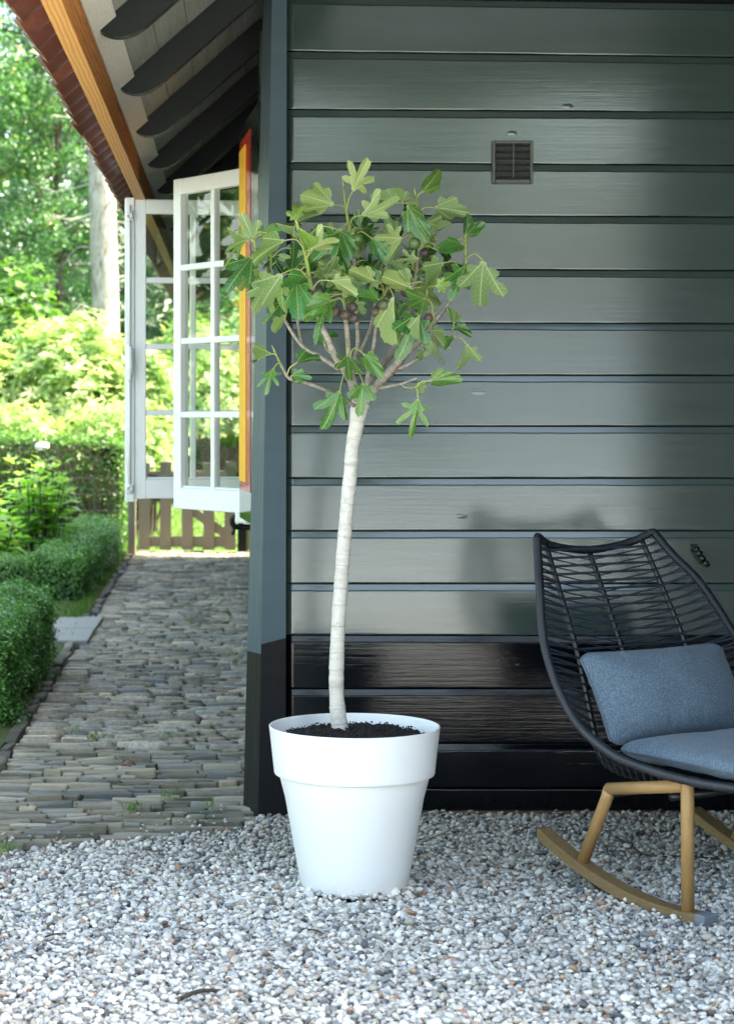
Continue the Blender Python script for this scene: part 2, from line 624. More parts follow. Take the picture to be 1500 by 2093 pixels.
M['fir_leaf'] = leaf_mat('fir_leaf', [(0.0, (0.022, 0.075, 0.036)), (0.6, (0.055, 0.165, 0.075)), (1.0, (0.12, 0.25, 0.11))], 0.5, 0.28)
M['grass'] = leaf_mat('grass_blade', [(0.0, (0.05, 0.12, 0.02)), (0.6, (0.10, 0.21, 0.035)), (1.0, (0.20, 0.28, 0.06))], 0.45, 0.35)
M['flower'] = plain('flower_white', (0.82, 0.82, 0.78), 0.7, 0.08)
M['twig'] = plain('twig', (0.055, 0.042, 0.030), 0.9, 0.3, 40, 0.4)
M['hedge_core'] = plain('hedge_core', (0.016, 0.017, 0.010), 1.0, 0.4, 30, 0.8, 0.03)
M['dead_branch'] = plain('dead_branch', (0.42, 0.40, 0.36), 0.85, 0.25, 40, 0.3)
M['dark_bark'] = plain('dark_bark', (0.075, 0.06, 0.045), 0.9, 0.35, 18, 0.8, 0.03, (1, 1, 0.3))


def mat_bark(name, a, b, c, stretch, scale, bump, bd):
    t = NT(name)
    n = t.noise(t.coord('Object', stretch), scale, 7, 0.7)
    k = t.ramp(n, [(0.3, c), (0.48, b), (0.65, a)])
    return t.done(t.bsdf(k, 0.85, t.bump(n, bump, bd)))


M['tall_bark'] = mat_bark('tall_bark', (0.56, 0.52, 0.46), (0.40, 0.355, 0.30), (0.10, 0.08, 0.06), (1, 1, 0.28), 16, 0.9, 0.05)

# ================================================================== THE GROUND
tag(grid_sheet('ground', -220, 220, -200, 320, -0.075, 12, 12, M['garden_soil']), kind='structure')
tag(grid_sheet('garden_bed', -9.0, -0.86, 5.2, 31.5, -0.045, 60, 120, M['garden_soil'], 0.018, 1.7), kind='structure')
tag(grid_sheet('lawn', -7, 7, 20.05, 33.0, -0.030, 30, 30, M['lawn'], 0.01, 1.2), kind='structure')
tag(grid_sheet('front_lawn', -40, 40, -60, -17.0, -0.050, 12, 12, M['lawn']), kind='structure')
tag(grid_sheet('reflector_terrace', -14.0, 12.0, -17.0, 1.2, -0.026, 12, 12, plain('reflector_slab', (0.40, 0.47, 0.52), 0.8, 0.12, 3.0, 0.1)), kind='structure')  # unseen paving added so the glossy boards reflect pale, cool ground
tag(grid_sheet('gravel_bed', -6.0, 9.0, 1.2, 6.9, -0.030, 80, 120, M['gravel_base'], 0.004, 3.0), kind='structure')

# pebbles: too many to count, one object
YW = 6.74          # face of the boarded front wall
POT = Vector((0.3235, 5.68, -0.006))


def path_left(y):
    return -0.862 - 0.0085 * (y - 7.5)


def front_edge(x):
    return 6.17 + (x + 0.71) * 0.46


def make_gravel():
    pts = []
    for layer, sp in ((0, 0.0150), (1, 0.0168), (2, 0.034)):
        xs = np.arange(-1.9, 1.95, sp)
        ys = np.arange(3.7, 6.80, sp)
        X, Y = np.meshgrid(xs, ys)
        X = X.ravel() + (rng.random(X.size) - .5) * sp * 0.95
        Y = Y.ravel() + (rng.random(Y.size) - .5) * sp * 0.95
        z = -0.017 + 0.0085 * layer + (rng.random(X.size) - .5) * 0.006
        pts.append(np.stack([X, Y, z], 1))
    p = np.concatenate(pts)
    p[:, 2] += np.array([0.007 * mnoise.noise(Vector((a * 3.2, b * 3.2, 0))) + 0.004 * mnoise.noise(Vector((a * 9, b * 9, 5))) for a, b in p[:, :2]])
    r = np.hypot(p[:, 0] - POT.x, p[:, 1] - POT.y)
    edge = np.array([front_edge(a) for a in p[:, 0]]) + 0.05 * np.array([mnoise.noise(Vector((a * 9, b * 9, 1))) for a, b in p[:, :2]])
    keep = (r > 0.150) & ((p[:, 0] > 0.03) | (p[:, 1] < edge)) & (p[:, 1] < YW + 0.02) & ~((p[:, 0] > -0.0) & (p[:, 0] < 0.17) & (p[:, 1] > 6.69))
    p = p[keep]
    # a few strays on the near courses of the path
    m = 46
    sx, sy = rng.uniform(-0.8, 0.0, m), 0
    sy = np.array([front_edge(a) for a in sx]) + np.abs(rng.normal(0, 0.16, m))
    p = np.concatenate([p, np.stack([sx, sy, np.full(m, 0.012)], 1)])
    a_ = rng.uniform(0, 6.28, 150)
    q_ = 0.149 + np.abs(rng.normal(0, .014, 150))
    p = np.concatenate([p, np.stack([POT.x + q_ * np.cos(a_), POT.y + q_ * np.sin(a_), rng.uniform(-.002, .010, 150)], 1)])
    n = len(p)
    rr = np.clip(rng.lognormal(0, 0.27, n), .55, 1.9) * 0.0067
    rr[-m - 150:-150] *= 0.8
    sc = np.stack([rr * rng.uniform(.95, 1.45, n), rr * rng.uniform(.8, 1.05, n), rr * rng.uniform(.55, .85, n)], 1)
    rot = np.stack([rng.normal(0, .35, n), rng.normal(0, .35, n), rng.uniform(0, 6.28, n)], 1)
    pal = np.array([(.70, .70, .67), (.62, .63, .62), (.78, .77, .73), (.52, .53, .53), (.36, .375, .385), (.22, .235, .25),
                    (.40, .375, .335), (.52, .47, .40), (.105, .115, .13), (.42, .24, .16), (.46, .31, .22), (.14, .105, .085)])
    pr = np.array([.19, .18, .15, .13, .095, .065, .075, .065, .030, .010, .016, .016])
    ci = rng.choice(len(pal), n, p=pr / pr.sum())
    col = pal[ci] * rng.uniform(.82, 1.15, n)[:, None]
    col = col * np.array([1.03, 1.0, .955])
    shade_dirt = np.clip((p[:, 1] - 5.5) / 1.0 + .35 * np.array([mnoise.noise(Vector((a * 2.5, b * 2.5, 7))) for a, b in p[:, :2]]), 0, 1)[:, None]
    col = col * (1 - shade_dirt * np.array([[.30, .33, .38]]))  # porch shade and some dirt painted into the stones toward the wall
    me = bpy.data.meshes.new('gravel')
    me.vertices.add(n)
    me.vertices.foreach_set('co', p.astype(np.float32).ravel())
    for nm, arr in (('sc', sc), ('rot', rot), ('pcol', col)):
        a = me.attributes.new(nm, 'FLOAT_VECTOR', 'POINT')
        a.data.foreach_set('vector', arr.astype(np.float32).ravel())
    a = me.attributes.new('kind_id', 'INT', 'POINT')
    a.data.foreach_set('value', rng.integers(0, 6, n).astype(np.int32))
    me.update()
    o = link('gravel', me)
    tag(o, 'pale grey and white rounded pebbles covering the yard before the house', 'gravel', kind='stuff')
    ng = bpy.data.node_groups.new('pebbles', 'GeometryNodeTree')
    ng.interface.new_socket('Geometry', in_out='INPUT', socket_type='NodeSocketGeometry')
    ng.interface.new_socket('Geometry', in_out='OUTPUT', socket_type='NodeSocketGeometry')
    N, L = ng.nodes, ng.links
    gi, go = N.new('NodeGroupInput'), N.new('NodeGroupOutput')

    def named(nm, dt):
        q = N.new('GeometryNodeInputNamedAttribute')
        q.data_type = dt
        q.inputs['Name'].default_value = nm
        return q.outputs[0]
    join = N.new('GeometryNodeJoinGeometry')
    for k in range(6):
        ico = N.new('GeometryNodeMeshIcoSphere')
        ico.inputs['Radius'].default_value = 1.0
        ico.inputs['Subdivisions'].default_value = 3
        sp = N.new('GeometryNodeSetPosition')
        nz = N.new('ShaderNodeTexNoise')
        nz.noise_dimensions = '4D'
        nz.inputs['W'].default_value = 3.7 * k + 1
        nz.inputs['Scale'].default_value = 0.75
        nz.inputs['Detail'].default_value = 1.5
        pos = N.new('GeometryNodeInputPosition')
        L.new(pos.outputs[0], nz.inputs['Vector'])
        sub = N.new('ShaderNodeVectorMath')
        sub.operation = 'SUBTRACT'
        sub.inputs[1].default_value = (.5, .5, .5)
        L.new(nz.outputs['Color'], sub.inputs[0])
        scl = N.new('ShaderNodeVectorMath')
        scl.operation = 'SCALE'
        scl.inputs['Scale'].default_value = 1.0
        L.new(sub.outputs[0], scl.inputs[0])
        L.new(ico.outputs[0], sp.inputs[0])
        L.new(scl.outputs[0], sp.inputs['Offset'])
        ss = N.new('GeometryNodeSetShadeSmooth')
        L.new(sp.outputs[0], ss.inputs[0])
        sm = N.new('GeometryNodeSetMaterial')
        sm.inputs['Material'].default_value = M['pebble']
        L.new(ss.outputs[0], sm.inputs[0])
        g2i = N.new('GeometryNodeGeometryToInstance')
        L.new(sm.outputs[0], g2i.inputs[0])
        L.new(g2i.outputs[0], join.inputs[0])
    iop = N.new('GeometryNodeInstanceOnPoints')
    iop.inputs['Pick Instance'].default_value = True
    L.new(gi.outputs[0], iop.inputs['Points'])
    L.new(join.outputs[0], iop.inputs['Instance'])
    L.new(named('kind_id', 'INT'), iop.inputs['Instance Index'])
    e2r = N.new('FunctionNodeEulerToRotation')
    L.new(named('rot', 'FLOAT_VECTOR'), e2r.inputs[0])
    L.new(e2r.outputs[0], iop.inputs['Rotation'])
    L.new(named('sc', 'FLOAT_VECTOR'), iop.inputs['Scale'])
    st = N.new('GeometryNodeStoreNamedAttribute')
    st.data_type = 'FLOAT_VECTOR'
    st.domain = 'INSTANCE'
    st.inputs['Name'].default_value = 'col'
    L.new(iop.outputs[0], st.inputs[0])
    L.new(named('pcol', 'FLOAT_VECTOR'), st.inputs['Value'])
    L.new(st.outputs[0], go.inputs[0])
    md = o.modifiers.new('pebbles', 'NODES')
    md.node_group = ng
    return o


make_gravel()

# ------------------------------------------------------------------ the brick path
path = tag(grid_sheet('path', -1.02, 0.07, 6.15, 19.75, -0.022, 8, 60, M['path_joint'], 0.003, 6.0), kind='structure')


GX, GY_, GZ = (-1, -.94, -.45, 0, .45, .94, 1), (-1, -.82, 0, .82, 1), (-1, .2, .80, 1)


def brick_mesh(name, seed, nx=6, ny=4, nz=3, p=14.0, rough=0.10):
    """unit brick, rounded and worn, centred, size 1 x 1 x 1"""
    V, F, idx = [], [], {}
    rg = np.random.default_rng(seed)
    off = rg.uniform(-9, 9, 3)

    def vid(i, j, k):
        key = (i, j, k)
        if key not in idx:
            q = np.array([GX[i] if nx == 6 else 2 * i / nx - 1, GY_[j] if ny == 4 else 2 * j / ny - 1, GZ[k] if nz == 3 else 2 * k / nz - 1])
            L = (abs(q[0]) ** p + abs(q[1]) ** p + abs(q[2]) ** p) ** (1 / p)
            q = q / L * 0.5
            nn = mnoise.noise(Vector(q * 2.6) + Vector(off)) * rough + mnoise.noise(Vector(q * 7) + Vector(off)) * rough * 0.5
            q = q * (1 + nn * 0.95)
            idx[key] = len(V)
            V.append(q)
        return idx[key]
    for i in range(nx):
        for j in range(ny):
            F.append((vid(i, j, nz), vid(i + 1, j, nz), vid(i + 1, j + 1, nz), vid(i, j + 1, nz)))
    for i in range(nx):
        for k in range(nz):
            F.append((vid(i, 0, k), vid(i + 1, 0, k), vid(i + 1, 0, k + 1), vid(i, 0, k + 1)))
            F.append((vid(i + 1, ny, k), vid(i, ny, k), vid(i, ny, k + 1), vid(i + 1, ny, k + 1)))
    for j in range(ny):
        for k in range(nz):
            F.append((vid(0, j + 1, k), vid(0, j, k), vid(0, j, k + 1), vid(0, j + 1, k + 1)))
            F.append((vid(nx, j, k), vid(nx, j + 1, k), vid(nx, j + 1, k + 1), vid(nx, j, k + 1)))
    return mesh_np(name, V, F)


def make_path():
    base = [brick_mesh('brick', 100 + i) for i in range(10)]
    for b in base:
        b.materials.append(M['brick'])
    items = []
    y = 6.16
    while y < 19.7:
        d = rng.uniform(0.036, 0.049)
        x = path_left(y) + rng.uniform(-0.02, 0.015)
        xr = 0.045 if y > 6.72 else 0.02
        while x < xr:
            L = rng.choice([rng.uniform(.06, .10), rng.uniform(.12, .16), rng.uniform(.15, .19)], p=[.2, .5, .3])
            xc = x + L / 2
            fe = front_edge(xc)
            if y > fe - 0.02 + 0.02 * rng.random():
                zt = rng.normal(0, 0.0055) - 0.012 * math.exp(-((xc + 0.1) / 0.25) ** 2) - (0.012 if rng.random() < .07 else 0) + 0.006 * mnoise.noise(Vector((xc * 2, y * 1.3, 0)))
                if rng.random() > 0.012:
                    items.append((xc, y + d / 2 + rng.normal(0, .0035) + 0.007 * mnoise.noise(Vector((xc * 1.8, y * .8, 2))), zt - 0.02, L - rng.uniform(.003, .010), d - rng.uniform(.003, .009), 0.05,
                                  rng.normal(0, .030), rng.normal(0, .06), rng.normal(0, .035), rng.integers(0, len(base))))
            x += L
        y += d
    items.sort(key=lambda q: q[1])
    for it in items[:298]:
        o = link('brick', base[it[9]], None, path)
        o.location = it[0:3]
        o.scale = it[3:6]
        o.rotation_euler = (it[7], it[8], it[6])
    VV, FF, TT, n = [], [], [], 0
    small = [brick_mesh('worn', 200 + i, 5, 2, 2, 8.0, .09) for i in range(8)]
    sv = []
    for b in small:
        v = np.empty(len(b.vertices) * 3)
        b.vertices.foreach_get('co', v)
        f = np.array([list(q.vertices) for q in b.polygons])
        sv.append((v.reshape(-1, 3), f))
    for it in items[298:]:
        v, f = sv[it[9] % 8]
        m = np.array(Matrix.Rotation(it[6], 3, 'Z') @ Matrix.Rotation(it[8], 3, 'Y') @ Matrix.Rotation(it[7], 3, 'X'))
        VV.append((v * np.array(it[3:6])) @ m.T + np.array(it[0:3]))
        FF.append(f + n)
        n += len(v)
        TT.append(np.full(len(v), rng.random()))
    for b in small:
        bpy.data.meshes.remove(b)
    o = link('paving_brick', mesh_np('paving_brick', np.concatenate(VV), np.concatenate(FF), attrs={'tint': np.concatenate(TT)}), M['brick'], path)
    tag(o, kind='stuff')
    # edging bricks on the garden side, set on edge
    eb = [brick_mesh('edging_brick', 300 + i, 6, 4, 3, 12.0, .12) for i in range(5)]
    for b in eb:
        b.materials.append(M['edge_brick'])
    y = 6.3
    while y < 19.6:
        L = rng.uniform(.17, .23)
        x = path_left(y) - 0.035
        o = link('edging_brick', eb[rng.integers(0, 5)], None, path)
        o.location = (x + rng.normal(0, .010), y + L / 2, -0.022 + rng.normal(0, .006))
        o.scale = (0.05, L - 0.012, 0.075)
        o.rotation_euler = (rng.normal(0, .05), rng.normal(-.12, .1), rng.normal(0.01, .05))
        y += L


make_path()
verge_pts = [(path_left(y), y) for y in np.linspace(6.2, 19.6, 30)]


def make_verge():
    ys = np.linspace(6.0, 19.6, 90)
    V, F = [], []
    for y in ys:
        xr = path_left(y) - 0.055
        sink = 0.06 * max(0.0, (6.45 - y) / .45)
        w = 0.26 if y < 11 else 0.40
        for k in range(8):
            f = k / 7
            x = xr - f * w
            z = 0.002 + 0.022 * math.sin(f * math.pi) + 0.022 * mnoise.noise(Vector((x * 9, y * 5, 0))) - 0.055 * max(0, f - .6) - sink
            V.append((x, y, z))
    for i in range(len(ys) - 1):
        for k in range(7):
            a = i * 8 + k
            F.append((a, a + 8, a + 9, a + 1))
    return tag(link('mossy_verge', mesh_np('mossy_verge', V, F), M['moss']), kind='structure')


make_verge()

# ================================================================== THE HOUSE
house = empty('timber_house', (0.08, 6.74, 0), 'dark green boarded house with black base boards and a tiled overhanging roof', 'house')
YEND = 19.0
YFRONT = 4.25


def zw(py):                      # height on the front wall
    return EYE - (py - 850) * YW / 4200.0


joints = [(-8, 14), (103, 13), (222, 6), (331, 6), (438, 5), (548, 5), (658, 3), (765, 2), (870, 1), (977, 0), (1085, 0), (1193, 0), (1298, 2), (1408, 0), (1520, 0), (1611, 0), (1653, 0)]
back = MB()
back.box((1.06, YW + 0.09, 1.32), (1.9, 0.10, 2.96))
front_wall = link('front_wall', back.mesh('front_wall', False), M['black_matt'], house)


def plank(zb0, zb1, zt0, zt1, x0, x1, mat, seed, lip=0.026):
    nx = 64
    xs = np.linspace(x0, x1, nx)
    V = []
    prof = 15
    for i, x in enumerate(xs):
        f = i / (nx - 1)
        zb = zb0 + (zb1 - zb0) * f
        zt = zt0 + (zt1 - zt0) * f
        w1 = 0.0016 * mnoise.noise(Vector((x * 4, seed, 0))) + 0.0008 * mnoise.noise(Vector((x * 19, seed, 4)))
        w2 = 0.0014 * mnoise.noise(Vector((x * 5, seed, 9))) + 0.0010 * mnoise.noise(Vector((x * 27, seed, 3)))
        w3 = 0.0012 * mnoise.noise(Vector((x * 3, seed, 15)))
        ztl = zt - lip + w2
        pr = [(0.022, zb + 0.001 + w1), (0.0030, zb + 0.0005 + w1), (0.0008, zb + 0.0014 + w1), (0.0, zb + 0.0032 + w1), (0.0, zb + 0.0060),
              (w3 * .10, zb + 0.35 * (ztl - zb)), (-w3 * .10, zb + 0.7 * (ztl - zb)), (0.0, ztl - 0.0045), (0.0, ztl - 0.0022), (0.0006, ztl - 0.0006), (0.0019, ztl + 0.0003),
              (0.0022, ztl + 0.0022), (0.0060, zt - 0.0035), (0.0064, zt - 0.0016), (0.028, zt - 0.0010)]
        for (dy, z) in pr:
            V.append((x, YW + dy, z))
    F = []
    for i in range(nx - 1):
        for k in range(prof - 1):
            a = i * prof + k
            F.append((a, a + prof, a + prof + 1, a + 1))
    F.append([k for k in range(prof)])
    F.append([(nx - 1) * prof + k for k in range(prof)][::-1])
    return link('plank', mesh_np('plank', V, F), mat, front_wall)


for i in range(len(joints) - 1):
    (ya, sa), (yb, sb) = joints[i], joints[i + 1]
    top0, top1 = zw(ya), zw(ya + sa * 1.1)
    bot0, bot1 = zw(yb), zw(yb + sb * 1.1)
    plank(bot0, bot1, top0 - 0.0006, top1 - 0.0006, 0.158 + 0.001 * random.random(), 1.90, M['black_paint'] if ya >= 1290 else M['grey_paint'], i * 3.1,
          0.0225 if ya < 1600 else 0.004)
# brick plinth under the boards
pl = MB()
pl.box((1.05, YW + 0.045, -0.045), (1.72, 0.07, 0.09), 0.004)
link('plinth', pl.mesh('plinth', False), plain('plinth_brick', (0.13, 0.075, 0.05), 0.85, 0.35, 25, 0.6), front_wall)

# small knots in the boards: low domes of painted wood
for px, py, r in [(1160, 216, 10), (1046, 271, 9), (944, 1054, 12), (978, 801, 13), (1060, 1360, 6)]:
    c = P(px, py, YW)
    n = 14
    V = [(c.x, YW - 0.0013, c.z)]
    for rr, dy in ((0.55, -0.0010), (1.0, 0.0005)):
        for k in range(n):
            a = 2 * math.pi * k / n
            V.append((c.x + r / 623 * 1.35 * rr * math.cos(a), YW + dy, c.z + r / 623 * 0.62 * rr * math.sin(a)))
    F = [(0, 1 + k, 1 + (k + 1) % n) for k in range(n)] + [(1 + k, 1 + n + k, 1 + n + (k + 1) % n, 1 + (k + 1) % n) for k in range(n)]
    kn = MB()
    kn.add(V, F)
    link('knot', kn.mesh('knot'), M['grey_paint'] if py < 1290 else M['black_paint'], front_wall)

# leaning corner post, grey above and black below
def corner_post():
    zs_top = 2.95

    def xy(z):
        t = z / 2.2
        # A outer back edge, B nearest edge, C where the boards start
        A = (0.020 + 0.055 * t, 6.86)
        B = (0.068 + 0.037 * t, 6.682)
        C = (0.157 + 0.0035 * t, 6.694)
        return A, B, C
    zA, zB, zC = EYE - (1335 - 850) * 6.80 / 4200, EYE - (1317 - 850) * 6.682 / 4200, EYE - (1303 - 850) * 6.712 / 4200
    zBl = EYE - (1337 - 850) * 6.682 / 4200
    V, F, mi = [], [], []

    def strip(z0a, z0b, z1a, z1b, ia, ib, m, n=10):
        base = len(V)
        for k in range(n + 1):
            f = k / n
            za, zb_ = z0a + (z1a - z0a) * f, z0b + (z1b - z0b) * f
            pa, pb = xy(za)[ia], xy(zb_)[ib]
            V.append((pa[0], pa[1], za))
            V.append((pb[0], pb[1], zb_))
        for k in range(n):
            a = base + 2 * k
            F.append((a, a + 1, a + 3, a + 2))
            mi.append(m)
    strip(-0.06, -0.06, zA, zBl, 0, 1, 1)
    strip(zA, zBl, zs_top, zs_top, 0, 1, 0)
    strip(-0.06, -0.06, zB, zC, 1, 2, 1)
    strip(zB, zC, zs_top, zs_top, 1, 2, 0)
    # return faces into the wall
    base = len(V)
    for z in (-0.06, zC, zs_top):
        C = xy(z)[2]
        V.append((C[0], C[1], z))
        V.append((C[0] + .002, 6.80, z))
    F += [(base, base + 1, base + 3, base + 2), (base + 2, base + 3, base + 5, base + 4)]
    mi += [1, 0]
    base = len(V)
    for z in (-0.06, zA, zs_top):
        A = xy(z)[0]
        V.append((A[0], A[1], z))
        V.append((A[0] + .05, A[1] + 0.002, z))
    F += [(base, base + 2, base + 3, base + 1), (base + 2, base + 4, base + 5, base + 3)]
    mi += [1, 0]
    me = mesh_np('corner_post', V, F, smooth=False)
    me.materials.append(M['post_paint'])
    me.materials.append(M['black_matt'])
    me.polygons.foreach_set('material_index', np.array(mi, dtype=np.int32))
    return link('corner_post', me, None, house)


corner_post()

# side wall along the path, with the window opening
WN, WF = 7.57, 8.78                     # window opening, along the wall
side = MB()
SX = 0.092
side.box((SX + 0.06, (6.87 + WN) / 2, 1.4), (0.10, WN - 6.87, 3.0))
side.box((SX + 0.06, (WF + YEND) / 2, 1.4), (0.10, YEND - WF, 3.0))
side.box((SX + 0.06, (WN + WF) / 2, 0.40), (0.10, WF - WN - 0.004, 0.99))
side.box((SX + 0.06, (WN + WF) / 2, 2.58), (0.10, WF - WN - 0.004, 0.62))
side_wall = link('side_wall', side.mesh('side_wall', False), M['black_matt'], house)
z = 0.02
while z < 2.55:
    h = 0.172
    for (y0, y1) in (((6.90, YEND),) if z < 0.70 else ((6.90, WN - 0.002), (WF + 0.002, YEND))):
        if True:
            m = MB()
            m.box((SX - 0.004, (y0 + y1) / 2, z + h / 2), (0.022, y1 - y0, h - 0.006), 0.004)
            link('plank', m.mesh('plank', False), M['black_paint'] if z < 0.53 else M['grey_paint'], side_wall)
    z += h
# rest of the shell: far walls and floor so that the inside stays a closed dark room
shell = MB()
shell.box((6.6, 11.5, 1.4), (0.12, 14.9, 3.0))
shell.box((3.35, YEND - 0.02, 1.4), (6.4, 0.12, 3.0))
shell.box((4.2, 6.85, 1.4), (4.6, 0.12, 3.0))
link('outer_wall', shell.mesh('outer_wall', False), M['black_matt'], house)
# the wing that closes the sitting place on its far side
wing = link('wing_wall', MB().mesh('x') if False else (lambda b: (b.box((1.97, 5.20, 1.40), (0.10, 3.04, 2.80)), b.mesh('wing_wall', False))[1])(MB()), M['black_matt'], house)
z = 0.0
while z < 2.7:
    m = MB()
    m.box((1.912, 5.20, z + 0.086), (0.02, 3.02, 0.166), 0.004)
    link('plank', m.mesh('plank', False), M['black_matt'], wing)
    z += 0.172

# ------------------------------------------------------------------ roof
SL = 0.88
TH = math.atan(SL)
cs, sn = math.cos(TH), math.sin(TH)


def zr(x):                      # underside of the roof boarding
    return 2.40 + SL * (x + 0.30)


XR = 3.3                        # ridge


def slope_box(mb, x0, x1, y0, y1, off0, off1, bev=0.0):
    """plank on the roof slope between x0..x1, y0..y1, offsets measured square to the slope"""
    L = (x1 - x0) / cs
    c = np.array([(x0 + x1) / 2, (y0 + y1) / 2, zr((x0 + x1) / 2)]) + (off0 + off1) / 2 * np.array([-sn, 0, cs])
    mb.box(c, (L, y1 - y0, off1 - off0), bev, Matrix.Rotation(-TH, 4, 'Y'))


rf = MB()
slope_box(rf, 0.62, XR, YFRONT, YEND, 0.002, 0.09)
xm = 2 * XR
c = np.array([(XR + xm + 0.43) / 2, (YFRONT + YEND) / 2, zr(XR) - SL * ((xm + 0.43 - XR) / 2)])
rf.box(c + np.array([0, 0, 0.06]), ((xm + 0.43 - XR) / cs, YEND - YFRONT, 0.09), 0, Matrix.Rotation(TH, 4, 'Y'))
roof = link('roof', rf.mesh('roof', False), M['tile'], house)
x = -0.335
k = 0
while x < 0.60:
    m = MB()
    slope_box(m, x, x + 0.0885, YFRONT, YEND, 0.0 + 0.001 * (k % 2), 0.022, 0.002)
    link('roof_board', m.mesh('roof_board', False), M['board_paint'], roof)
    x += 0.090
    k += 1
m = MB()
slope_box(m, -0.389, -0.329, YFRONT, YEND, -0.012, 0.020, 0.002)
link('soffit_board', m.mesh('soffit_board', False), M['plaster'], roof)
m = MB()
m.box((-0.409, (YFRONT + YEND) / 2, 2.292), (0.046, YEND - YFRONT, 0.160), 0.002)
fas = m.mesh('fascia_board', False)
fas.materials.append(M['pine_face'])
fas.materials.append(M['pine_edge'])
for p in fas.polygons:
    if p.normal.z < -0.5:
        p.material_index = 1
link('fascia_board', fas, None, roof)


def rafter_mesh(x_end):
    A = np.array([-0.372, zr(-0.372)])
    s = np.array([cs, sn])
    nd = np.array([sn, -cs])
    d = 0.080
    prof = [A - nd * 0.0 - s * 0.0]
    for k in range(1, 9):
        a = k / 8 * math.pi / 2
        prof.append(A + s * (0.105 * (1 - math.cos(a))) + nd * (d * math.sin(a)))
    Lq = (x_end - A[0]) / cs
    prof.append(A + s * Lq + nd * d)
    prof.append(A + s * Lq - nd * 0.004)
    prof.append(A - nd * 0.004)
    n = len(prof)
    V = [(p[0], -0.026, p[1]) for p in prof] + [(p[0], 0.026, p[1]) for p in prof]
    F = [list(range(n)), list(range(n, 2 * n))[::-1]] + [(i, i + n, (i + 1) % n + n, (i + 1) % n) for i in range(n)]
    F[0] = F[0]
    return mesh_np('rafter', V, F, smooth=False)


r_long, r_short = rafter_mesh(0.42), rafter_mesh(0.085)
for k in range(15):
    y = 5.49 + 0.97 * (k - 1)
    o = link('rafter', r_long if y < YW else r_short, M['rafter_paint'], house)
    o.location = o.location + Vector((0, y, -0.004))

# pantiles along the eaves
def tile_mesh():
    ny, nx = 12, 3
    W, L, T = 0.226, 0.36, 0.013
    V = []
    for lay in (0, 1):
        for i in range(nx + 1):
            for j in range(ny + 1):
                v = j / ny
                z = 0.026 * math.cos(v * 2 * math.pi * 0.93 + 0.5) + 0.022 * v
                V.append((-L * i / nx, W * (v - .5), z + T * lay))
    F = []
    m = (nx + 1) * (ny + 1)
    for i in range(nx):
        for j in range(ny):
            a = i * (ny + 1) + j
            F.append((a, a + 1, a + ny + 2, a + ny + 1))
            F.append((a + m, a + m + ny + 1, a + m + ny + 2, a + m + 1))
    for j in range(ny):
        a = nx * (ny + 1) + j
        F.append((a, a + 1, a + 1 + m, a + m))
        F.append((j + 1, j, j + m, j + 1 + m))
    for i in range(nx):
        a = i * (ny + 1)
        F.append((a, a + ny + 1, a + ny + 1 + m, a + m))
        b = a + ny
        F.append((b + ny + 1, b, b + m, b + ny + 1 + m))
    return mesh_np('roof_tile', V, F)


tm = tile_mesh()
tm.materials.append(M['tile'])
for row in range(4):
    y = YFRONT + 0.02
    while y < YEND:
        o = link('roof_tile', tm, None, roof)
        xb = -0.492 + row * 0.30 * cs + rng.normal(0, .004)      # lower lip
        xt = xb + 0.36 * cs
        q = Vector((xt, y, zr(xt))) + (0.060 + row * 0.002) * Vector((-sn, 0, cs))
        o.location = q + Vector((0, 0, rng.normal(0, .0015)))
        o.rotation_euler = (rng.normal(0.10, .012), -TH + rng.normal(0.035, .008), rng.normal(0, .008))
        y += 0.203 + rng.normal(0, .004)
up = MB()
slope_box(up, 0.45, XR, YFRONT, YEND, 0.094, 0.115)
link('roof_cover', up.mesh('roof_cover', False), M['tile'], roof)
# ceiling over the sitting place, header beam and gable boards
cl = MB()
cl.box((1.45, (YFRONT + YW) / 2 + 0.02, 2.84), (2.2, YW - YFRONT - 0.05, 0.04))
cl.box((1.45, YFRONT + 0.06, 2.805), (2.3, 0.12, 0.11))
link('porch_ceiling', cl.mesh('porch_ceiling', False), M['rafter_paint'], house)
gv = []
for yy in (YFRONT + 0.02, YFRONT + 0.06):
    gv += [(0.16, yy, 2.80), (6.4, yy, 2.80), (XR, yy, zr(XR) - 0.01)]
gm = mesh_np('gable_wall', gv, [[0, 1, 2], [5, 4, 3], [0, 3, 4, 1], [1, 4, 5, 2], [2, 5, 3, 0]], smooth=False)
link('gable_wall', gm, M['black_matt'], house)

# ------------------------------------------------------------------ window: frame, two open casements, painted shutter
wf = MB()
for (y, w) in ((WN + 0.035, 0.07), (WF - 0.035, 0.07)):
    wf.box((SX - 0.005, y, 1.58), (0.13, w - 0.002, 1.36), 0.004)
wf.box((SX - 0.005, (WN + WF) / 2, 2.235), (0.13, WF - WN - 0.146, 0.055), 0.004)
wf.box((SX - 0.015, (WN + WF) / 2, 0.925), (0.17, WF - WN - 0.146, 0.05), 0.004)
wframe = link('window_frame', wf.mesh('window_frame', False), M['white_paint'], house)


